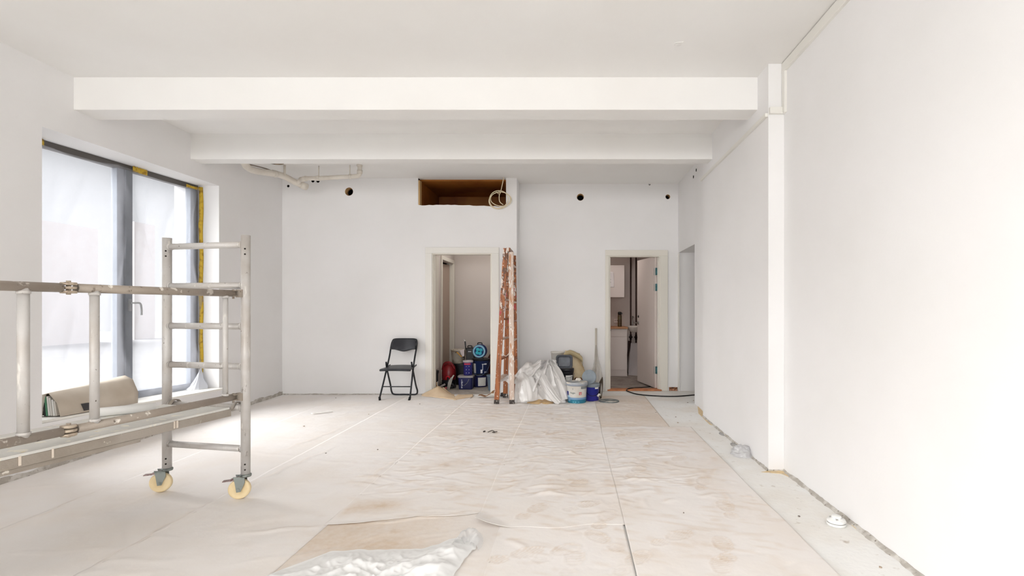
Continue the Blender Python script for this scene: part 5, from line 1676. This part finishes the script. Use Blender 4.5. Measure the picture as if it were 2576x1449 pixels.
# a low grey crate carries it, hidden by the heap
t = thing('grey_crate', 'grey crate hidden behind the plastic heap under the open white bucket', 'crate', (wbx, wbD, 0.0))
MB().box((wbx - 0.14, wbD + 0.0, 0.004), (wbx + 0.06, wbD + 0.2, wz - 0.225)).build('body', GREYP, t, bevel=0.01)
bucket('paint_bucket', 'open white bucket at the back of the clutter by the back wall', wbx, wbD + 0.1, wz - 0.225, 0.078, 0.098, 0.225, WHP, None, None, 'buckets beside the plastic heap')
# black bucket with white label
bbx, bbD = sx(1425, 7.1), 7.1
bucket('paint_bucket', 'black paint bucket with a white label leaning under the grey paint tray', bbx, bbD, 0.008, 0.088, 0.098, 0.40, BLACKP, BLACKP, WIRE, 'buckets beside the plastic heap', prints=[(-0.1, 1.0, 0.17, 0.32, LABEL)], hang=0.12)
# grey paint tray standing on it
t = thing('paint_tray', 'dark grey rounded paint tray standing upright on the black bucket', 'paint tray', (sx(1419, 7.0), 7.02, 0.41))
tx0, tx1 = sx(1399, 6.98), sx(1439.5, 6.98)
tz0, tz1 = 0.425, HC - (895 - CY) * px(6.98)
def rrect(x0, x1, z0, z1, r, n=6):
    pts = []
    for (cx_, cz_, a0) in ((x1 - r, z1 - r, 0), (x0 + r, z1 - r, math.pi / 2), (x0 + r, z0 + r, math.pi), (x1 - r, z0 + r, 1.5 * math.pi)):
        for i in range(n + 1):
            a = a0 + math.pi / 2 * i / n
            pts.append((cx_ + r * math.cos(a), cz_ + r * math.sin(a)))
    return pts
def tray_pt(x, z, dep):          # tray leans back a little
    return Vector((x, 7.02 + 0.22 * (z - tz0) + dep, z))
loops = [(rrect(tx0, tx1, tz0, tz1, 0.035), 0.0), (rrect(tx0 + 0.008, tx1 - 0.008, tz0 + 0.008, tz1 - 0.008, 0.03), -0.004), (rrect(tx0 + 0.014, tx1 - 0.014, tz0 + 0.014, tz1 - 0.014, 0.028), 0.004), (rrect(tx0 + 0.03, tx1 - 0.03, tz0 + 0.02, tz1 - 0.03, 0.025), 0.05)]
vs, fs = [], []
n = len(loops[0][0])
for pts, dep in loops: vs += [tray_pt(x, z, dep) for x, z in pts]
for i in range(len(loops) - 1):
    for k_ in range(n): fs.append((i * n + k_, i * n + (k_ + 1) % n, (i + 1) * n + (k_ + 1) % n, (i + 1) * n + k_))
fs.append(tuple(range((len(loops) - 1) * n, len(loops) * n)))
MB().add(vs, fs, False).build('tray', mat('tray_grey', (96, 100, 108), 0.4, var=(7, (120, 126, 134), 0.45, 0.7)), t, solid=0.003)
MB().tube([tray_pt(x, z, -0.002) for x, z in rrect(tx0, tx1, tz0, tz1, 0.035)], 0.006, 6, closed=True).build('rim', mat('tray_rim', (66, 68, 74), 0.4), t)

# beige sack
SACK = mat('sack_beige', (212, 196, 164), 0.85, var=(6, (192, 168, 128), 0.4, 0.65), bump=(24, 0.4))
sk = thing('plaster_sack', 'slumped beige sack with a folded top behind the black bucket', 'sack', (sx(1448, 7.4), 7.42, 0.012))
def sack(u_, v_):
    a = u_ * 2 * math.pi
    z = 0.012 + 0.60 * v_
    wv = interp(v_, [(0, 0.155), (0.15, 0.19), (0.35, 0.185), (0.55, 0.155), (0.75, 0.12), (0.92, 0.11), (1, 0.10)])
    dv_ = interp(v_, [(0, 0.11), (0.3, 0.14), (0.6, 0.11), (0.85, 0.06), (1, 0.02)])
    cx_ = sx(1449, 7.4) - 0.05 * v_
    k_ = 1 + 0.16 * ridge(math.cos(a) * 1.4 + v_ * 2, math.sin(a) * 1.4 + v_ * 3.2, 1.0) - 0.08
    sag = 0.03 * math.cos(a - 0.4) * v_
    return (cx_ + math.cos(a) * wv * k_, 7.42 + math.sin(a) * dv_ * k_, z - sag * 0.8)
MB().grid(sack, 44, 26).build('bag', SACK, sk)
def fold(u_, v_):
    p0 = P(1419, 890, 7.33); p1 = P(1436, 882.5, 7.33); p2 = P(1462, 897, 7.33); p3 = P(1465, 908, 7.33)
    pts = smooth_path([p0, p1, p2, p3], 10)
    p = pts[min(int(u_ * 30), 30)]
    return (p.x, p.y + 0.05 * math.cos(v_ * 4.2), p.z - 0.012 + 0.02 * math.sin(v_ * 4.2) - 0.03 * (v_ > 0.8) * (v_ - 0.8) * 5)
MB().grid(fold, 30, 10).build('folded_top', mat('sack_top', (178, 162, 126), 0.85, bump=(24, 0.3)), sk, solid=0.006)
o = blob((sx(1456, 7.2), 7.20, 0.13), (0.075, 0.07, 0.135), 5.1, 0.25).build('cardboard_bundle', mat('cardboard_brown', (146, 98, 64), 0.85, var=(9, (96, 62, 42), 0.45, 0.65), bump=(26, 0.4)))
tag(o, 'crumpled brown paper bundle between the black bucket and the grey lid', 'paper')

# white and turquoise paint bucket in front
TURQ = mat('print_turquoise', (52, 134, 158), 0.4, var=(10, (44, 112, 142), 0.4, 0.7))
PALEB = mat('print_pale_blue', (122, 156, 190), 0.4)
DKB = mat('print_dark_blue', (36, 44, 128), 0.4)
fbx, fbD = sx(1451, 6.76), 6.76
h_ = 0.264
t = bucket('paint_bucket', 'white paint bucket with turquoise printed base and grey lid band', fbx, fbD, 0.008, 0.120, 0.134, h_, WHP, mat('lid_dirty_grey', (172, 176, 180), 0.45, var=(10, (214, 206, 194), 0.48, 0.56)), None, 'buckets beside the plastic heap',
       prints=[(-1.5, 1.5, 0.004, 0.052, TURQ), (-0.9, 1.5, 0.052, 0.078, PALEB), (-1.5, -0.9, 0.052, 0.09, TURQ), (-1.5, -1.0, 0.09, 0.155, DKB), (-1.25, -0.8, 0.08, 0.105, mat('print_sky', (186, 214, 230), 0.4)), (-1.2, -0.75, 0.03, 0.085, PALEB),
               (0.22, 0.50, 0.112, 0.150, mat('print_red', (186, 66, 66), 0.5)), (0.42, 1.3, 0.190, 0.222, mat('print_grey', (128, 132, 134), 0.5))],
       texts=[('3', 0.028, -0.42, 0.182, mat('text_grey', (70, 84, 80), 0.6)), ('flugge.', 0.030, -0.42, 0.132, mat('text_green', (74, 92, 92), 0.6)), ('5J', 0.036, 0.36, 0.117, mat('text_white', (240, 236, 232), 0.6)), ('wall paint', 0.014, -0.25, 0.093, mat('text_blue', (86, 100, 160), 0.6))][:3])
MB().lathe([(0.1365, h_ * 0.86), (0.1445, h_ * 0.87), (0.1445, h_ * 0.95), (0.140, h_ * 0.96)], (fbx, fbD, 0.008), 36).build('rim_band', mat('rim_grey', (150, 156, 166), 0.45), t)
# grip strips along the base print
for a in (-0.45, -0.2, 0.15):
    g = MB().grid(lambda u_, v_: Vector((fbx + math.sin(a + 0.12 * u_) * (0.1215 + 0.001), fbD - math.cos(a + 0.12 * u_) * (0.1215 + 0.001), 0.008 + 0.016 + 0.012 * v_)), 4, 1)
    g.build('print', mat('print_pale_turquoise', (110, 186, 204), 0.5), t)
# lump of filler on its lid
o = blob((fbx + 0.02, fbD + 0.04, h_ + 0.036), (0.035, 0.03, 0.022), 2.0, 0.3, flat=False).build('filler_lump', mat('filler_white', (226, 220, 210), 0.7))
tag(o, 'small lump of dried filler on the white bucket lid', 'filler')
# blue bucket behind with grey rim
ubx, ubD = sx(1490, 6.92), 6.92
bucket('paint_bucket', 'royal blue paint bucket with grey rim standing on the floor paper edge', ubx, ubD, 0.004, 0.088, 0.094, 0.222, BLUE, GREYP, BLACKP, 'buckets beside the plastic heap', prints=[(0.35, 0.95, 0.165, 0.198, LABEL), (-0.6, -0.56, 0.05, 0.16, mat('print_seam', (70, 80, 170), 0.4))], rim=GREYP, hang=0.5)
# grey half-moon lid standing on it
lx, lz = sx(1482, 6.9), HC - (957 - CY) * px(6.9)
t = thing('bucket_lid', 'grey plastic lid standing on edge on the royal blue bucket', 'lid', (lx, 6.9, lz), 'grey bucket lids')
q = Matrix.Rotation(math.radians(78), 3, 'X') @ Matrix.Identity(3)
q = Matrix.Rotation(math.radians(-16), 3, 'Y') @ q
q = Matrix.Rotation(math.radians(-14), 3, 'Z') @ q
MB().lathe([(0.0, 0.004), (0.080, 0.004), (0.088, 0.008), (0.098, 0.008), (0.100, 0.0), (0.098, -0.010), (0.094, -0.010), (0.09, 0.0), (0, 0.0)], (lx, 6.90, lz + 0.045), 36, q).build('disc', GREYP, t)
# dark bundle at its right
dk = MB()
for k_ in range(4):
    dk.tube(arc((sx(1511, 7.0) + 0.004 * k_, 7.04, 0.14), 0.062 + 0.005 * k_, 0, 2 * math.pi, 26, (0.40 - 0.06 * k_, 0.3 + 0.1 * k_, 0.1), (0.05 * k_, 0.1, 1.75 + 0.1 * k_))[:-1], 0.0045, 6, closed=True)
o = dk.build('cable_coil', mat('coil_dark', (74, 62, 50), 0.7))
tag(o, 'dark coil of cable standing behind the royal blue bucket', 'cable')
o = MB().tube([P(1503, 997, 6.82), P(1509, 991, 6.82)], 0.014, 10).build('white_grip', WHP)
tag(o, 'small white plastic grip hanging beside the royal blue bucket', 'grip')
# lid lying on the floor
c_ = FL(1531.5, 1009, 0.01)
t = thing('bucket_lid', 'round grey lid with dried white paint lying on the floor', 'lid', (c_.x, c_.y, 0.002), 'grey bucket lids')
MB().lathe([(0.0, 0.006), (0.118, 0.006), (0.124, 0.016), (0.134, 0.016), (0.138, 0.010), (0.138, 0.0), (0, 0.0)], (c_.x, c_.y, 0.002), 40).build('disc', mat('lid_dark_rim', (112, 118, 118), 0.5), t)
MB().lathe([(0.0, 0.0115), (0.117, 0.0112), (0.119, 0.008)], (c_.x, c_.y, 0.0), 40).build('dried_paint', mat('dried_paint', (140, 146, 146), 0.5, var=(9, (222, 218, 208), 0.50, 0.56)), t)

# pole with clear plastic hanging, leaning at the wall
t = thing('pole', 'pale wooden pole leaning at the kitchen door casing', 'pole', (sx(1498, 7.4), 7.45, 0.004))
pt, pb = P(1499.5, 826, 7.70), Vector((sx(1499, 7.5), 7.50, 0.012))
MB().tube([pb, pt], 0.016, 12).build('shaft', mat('pole_pale', (206, 198, 186), 0.6), t)
def pfilm(u_, v_):
    xl = interp(v_, [(0, 1479), (0.3, 1485), (0.7, 1495), (1, 1497)])
    xr = interp(v_, [(0, 1520), (0.3, 1517), (0.7, 1506), (1, 1502)])
    yy = lerp(985, 868, v_)
    D_ = lerp(7.48, 7.66, v_) - 0.03 - 0.03 * ridge(u_ * 4, v_ * 2, 3) ** 2
    p = P(lerp(xl, xr, u_), yy, D_)
    return (p.x, p.y, max(p.z, 0.012))
o = MB().grid(pfilm, 40, 36).build('clear_film', film_mat('pole_film', (228, 224, 216), 0.55, 0.3, 0.10))
tag(o, 'clear plastic film draped round the leaning pole', 'plastic sheet')
# ------------------------------------------------------------------ white drain pipes under the ceiling
PVC = mat('pipe_white', (226, 220, 210), 0.45, var=(5, (212, 204, 192), 0.4, 0.7))
dp_ = thing('drain_pipe', 'white painted drain pipe with branch under the ceiling by the left wall', 'pipe', tuple(P(740, 455, 6.9)))
main = [P(612, 402, 5.78), P(622, 420, 5.95), P(645, 430, 6.20), P(690, 437, 6.55), P(715, 444, 6.75), P(740, 457, 6.84), P(763, 467, 6.94)]
MB().tube(smooth_path(main, 7), 0.040, 18).build('main_pipe', PVC, dp_)
e = MB()
d = (main[-1] - main[-2]).normalized()
e.tube([main[-1] - d * 0.04, main[-1] + d * 0.045], 0.047, 18)
e.tube([main[-1] + d * 0.045, main[-1] + d * 0.055], [0.047, 0.040], 18)
e.build('end_cap', PVC, dp_)
br_ = [P(750, 460, 6.86), P(757, 452, 6.82), P(770, 449, 6.78), P(800, 448.5, 6.75), P(850, 446, 6.73), P(893, 443.5, 6.71), P(902, 441, 6.71), P(905, 434, 6.71), P(904.5, 411, 6.71)]
MB().tube(smooth_path(br_, 6), 0.0275, 14).build('branch_pipe', PVC, dp_)
for a, b, r in ((br_[1], br_[2], 0.034), (P(797, 448.6, 6.75), P(804, 448.2, 6.75), 0.033), (P(879, 444.4, 6.715), P(884, 444.0, 6.715), 0.033), (P(905, 437, 6.71), P(905, 428, 6.71), 0.034), (P(904.5, 419, 6.71), P(904.5, 414.5, 6.71), 0.036), (main[3] - (main[4] - main[3]).normalized() * 0.03, main[3] + (main[4] - main[3]).normalized() * 0.03, 0.045)):
    MB().tube([a, b], r, 14).build('coupling', PVC, dp_)
for x, y, D, w_ in ((716, 440, 6.72, 0.016), (802, 446, 6.75, 0.007), (880, 442, 6.715, 0.007)):
    p = P(x, y, D)
    MB().tube([p, Vector((p.x, p.y, CEIL_Z + 0.002))], w_, 8).build('hanger', PVC, dp_)
p = P(703, 424, 6.72)
o = MB().lathe([(0.0, -0.001), (0.055, -0.001), (0.066, -0.004), (0.07, 0.003)], (p.x + 0.02, 6.62, CEIL_Z - 0.001), 22, Matrix(((1.3, 0, 0), (0, 1, 0), (0, 0, 1)))).build('ceiling_patch', mat('patch_brown', (170, 148, 126), 0.9, var=(14, (104, 84, 66), 0.45, 0.65)))
tag(o, 'brown unpainted round patch on the ceiling above the drain pipe', 'patch')
o = MB().tube(smooth_path([P(628, 414, 5.95), P(665, 423, 6.35), P(688, 431, 6.6)], 6), 0.006, 6).build('pipe_cable', mat('cable_brownish', (120, 104, 88), 0.7))
tag(o, 'thin brownish cable running beside the white drain pipe', 'cable')

# ------------------------------------------------------------------ coil of cable hanging from the vent opening
CBL = mat('cable_ivory', (222, 208, 178), 0.5)
cc = thing('cable_coil', 'coil of ivory cable hanging in the vent opening corner', 'cable', tuple(P(1256, 500, A_D - 0.05)))
cen = P(1257, 504, A_D - 0.055)
MB().tube(smooth_path([P(1267, 446.5, A_D - 0.03), P(1264, 462, A_D - 0.03), P(1260, 480, A_D - 0.045), P(1256, 492, A_D - 0.05), P(1257, 507, A_D - 0.05), P(1266, 515, A_D - 0.04)], 6), 0.0065, 8).build('drop', CBL, cc)
for k_, (rx, rz, dx, dz, rot) in enumerate(((0.155, 0.118, 0.0, 0.0, 0.25), (0.135, 0.125, -0.012, 0.01, 0.5), (0.150, 0.100, 0.02, 0.012, -0.1))):
    pts = []
    for i in range(36):
        a = 2 * math.pi * i / 36
        x, z = rx * math.cos(a), rz * math.sin(a)
        pts.append(cen + Vector((dx + x * math.cos(rot) - z * math.sin(rot), 0.012 * math.sin(a * 2 + k_) - 0.012 * k_, dz + x * math.sin(rot) + z * math.cos(rot))))
    MB().tube(pts, 0.0058, 8, closed=True).build('loop', CBL, cc)
e = MB()
for (x, y) in ((1249, 482), (1254, 479.5)):
    p = P(x, y, A_D - 0.06)
    e.tube([p, p + Vector((0.03, 0.0, -0.035))], 0.006, 8)
e.build('cable_end', CBL, cc)
# ------------------------------------------------------------------ smoke detector lying on the floor
c_ = FL(2104, 1312, 0.02)
sd = thing('smoke_detector', 'round white smoke detector lying on the bare concrete', 'smoke detector', (c_.x, c_.y, 0.0))
DW_ = mat('detector_white', (232, 232, 230), 0.4, var=(20, (210, 210, 206), 0.5, 0.7))
MB().lathe([(0, 0), (0.048, 0), (0.052, 0.004), (0.052, 0.014), (0.049, 0.016)], (c_.x, c_.y, 0.001), 36).build('base', DW_, sd)
MB().lathe([(0.047, 0.016), (0.047, 0.020)], (c_.x, c_.y, 0.001), 36).build('gap', mat('detector_gap', (168, 166, 164), 0.6), sd)
MB().lathe([(0.050, 0.020), (0.051, 0.026), (0.047, 0.034), (0.032, 0.038), (0.030, 0.044)], (c_.x, c_.y, 0.001), 36).build('shell', DW_, sd)
MB().lathe([(0.028, 0.040), (0.028, 0.048), (0.024, 0.054), (0.010, 0.057), (0, 0.057)], (c_.x, c_.y, 0.001), 30).build('cap', DW_, sd)
for a in (0.7, 2.6, 4.3):
    MB().box((c_.x + 0.029 * math.cos(a) - 0.006, c_.y + 0.029 * math.sin(a) - 0.006, 0.036), (c_.x + 0.029 * math.cos(a) + 0.006, c_.y + 0.029 * math.sin(a) + 0.006, 0.045)).build('slot', MATS['detector_gap'], sd)

# crumpled clear plastic by the thick wall section
c_ = FL(1868, 1146)
def wad(u_, v_):
    a, e_ = u_ * 2 * math.pi, v_ * math.pi / 2
    d = Vector((math.cos(a) * math.cos(e_), math.sin(a) * math.cos(e_), math.sin(e_)))
    k_ = 0.78 + 0.28 * ridge(d.x * 2.2 + 4, d.y * 2.2, d.z * 2.2) + 0.12 * ridge(d.x * 5, d.y * 5 + 2, d.z * 5)
    return (c_.x + d.x * 0.085 * k_, c_.y + 0.02 + d.y * 0.10 * k_, 0.003 + d.z * 0.075 * k_)
o = MB().grid(wad, 48, 22).build('plastic_wad', film_mat('wad_film', (240, 240, 242), 0.35, 0.25, 0.10, 0.7))
tag(o, 'crumpled ball of clear plastic by the foot of the right wall', 'plastic sheet')
# grey dust heaps at the foot of the wall
GD = mat('grey_dust', (176, 174, 172), 0.95, var=(60, (140, 138, 136), 0.5, 0.6))
for (x, y, w_, h_, lab) in ((1850, 1120, 0.05, 0.012, 'small grey dust heap beside the crumpled clear plastic'), (2160, 1312, 0.04, 0.02, 'small grey plaster heap behind the smoke detector'), (1818, 1092, 0.04, 0.008, 'thin grey dust smear near the thick wall section')):
    f = FL(x, y)
    o = MB().lathe([(w_ * (1 - t_ / 5) * (1 + 0.1 * math.sin(t_ * 3 + x)), h_ * (t_ / 5) ** 0.8) for t_ in range(6)], (f.x, f.y, 0.0005), 14, Matrix(((0.8, 0.1, 0), (0, 1.8, 0), (0, 0, 1)))).build('dust_heap', GD)
    tag(o, lab, 'dust')

# ------------------------------------------------------------------ scraps on the floor
def scrap(name, x, y, pts, col, lab, cat, z=0.016, th=0.004, grp=None):
    f = FL(x, y, z)
    o = MB().prism([(f.x + a, f.y + b) for a, b in pts], z, z + th).build(name, mat('scrap_%d_%d_%d' % col, col, 0.7))
    tag(o, lab, cat, grp)
scrap('card_strip', 810, 1038, [(-0.10, -0.06), (-0.07, -0.075), (0.10, 0.055), (0.06, 0.065)], (238, 236, 232), 'flat white card strip lying on the paper before the chair', 'card', th=0.01)
f = FL(1240, 1088, 0.014)
t = thing('cable_tie', 'twisted dark scrap of wire on the trampled paper', 'scrap', (f.x, f.y, 0.014))
MB().tube(smooth_path([(f.x - 0.05, f.y, 0.018), (f.x - 0.01, f.y + 0.03, 0.026), (f.x + 0.02, f.y - 0.02, 0.02), (f.x + 0.0, f.y - 0.03, 0.024), (f.x + 0.04, f.y + 0.01, 0.02)], 6), 0.005, 6).build('wire', mat('scrap_wire', (96, 88, 82), 0.6), t)
MB().tube([(f.x - 0.10, f.y + 0.02, 0.018), (f.x - 0.08, f.y + 0.03, 0.02)], 0.007, 6).build('wire_end', mat('scrap_wire_dark', (56, 50, 48), 0.6), t)
random.seed(21)
for i, (x, y, s) in enumerate(((765, 1072, .016), (820, 1140, .010), (950, 1131, .012), (928, 1042, .010), (1056, 1016, .014), (845, 1001, .012), (1705, 1060, .014), (1700, 1046, .012), (1730, 1010, .014), (1745, 1005, .016), (1650, 1035, .018), (2010, 1293, .010), (2215, 1420, .012), (1720, 1290, .008))):
    f = FL(x, y, 0.016)
    s *= 0.75
    pts = [(s * random.uniform(.5, 1) * math.cos(a), s * random.uniform(.6, 1.2) * math.sin(a)) for a in (0.3, 1.4, 2.5, 3.6, 4.8, 5.7)]
    zz = 0.014 if f.x < 1.23 and f.y < 5.36 or f.x < 0.28 else 0.0005
    o = MB().prism([(f.x + a, f.y + b) for a, b in pts], zz, zz + 0.005).build('grit_chip', mat('chip_dark', (136, 126, 118), 0.9) if i % 3 else mat('chip_brown', (172, 154, 136), 0.9))
    tag(o, 'tiny dark chip of debris lying on the protective paper' if zz > 0.01 else 'tiny dark chip of debris lying on the bare concrete', 'debris', 'loose debris chips on the paper' if zz > 0.01 else 'loose debris chips on the bare concrete')
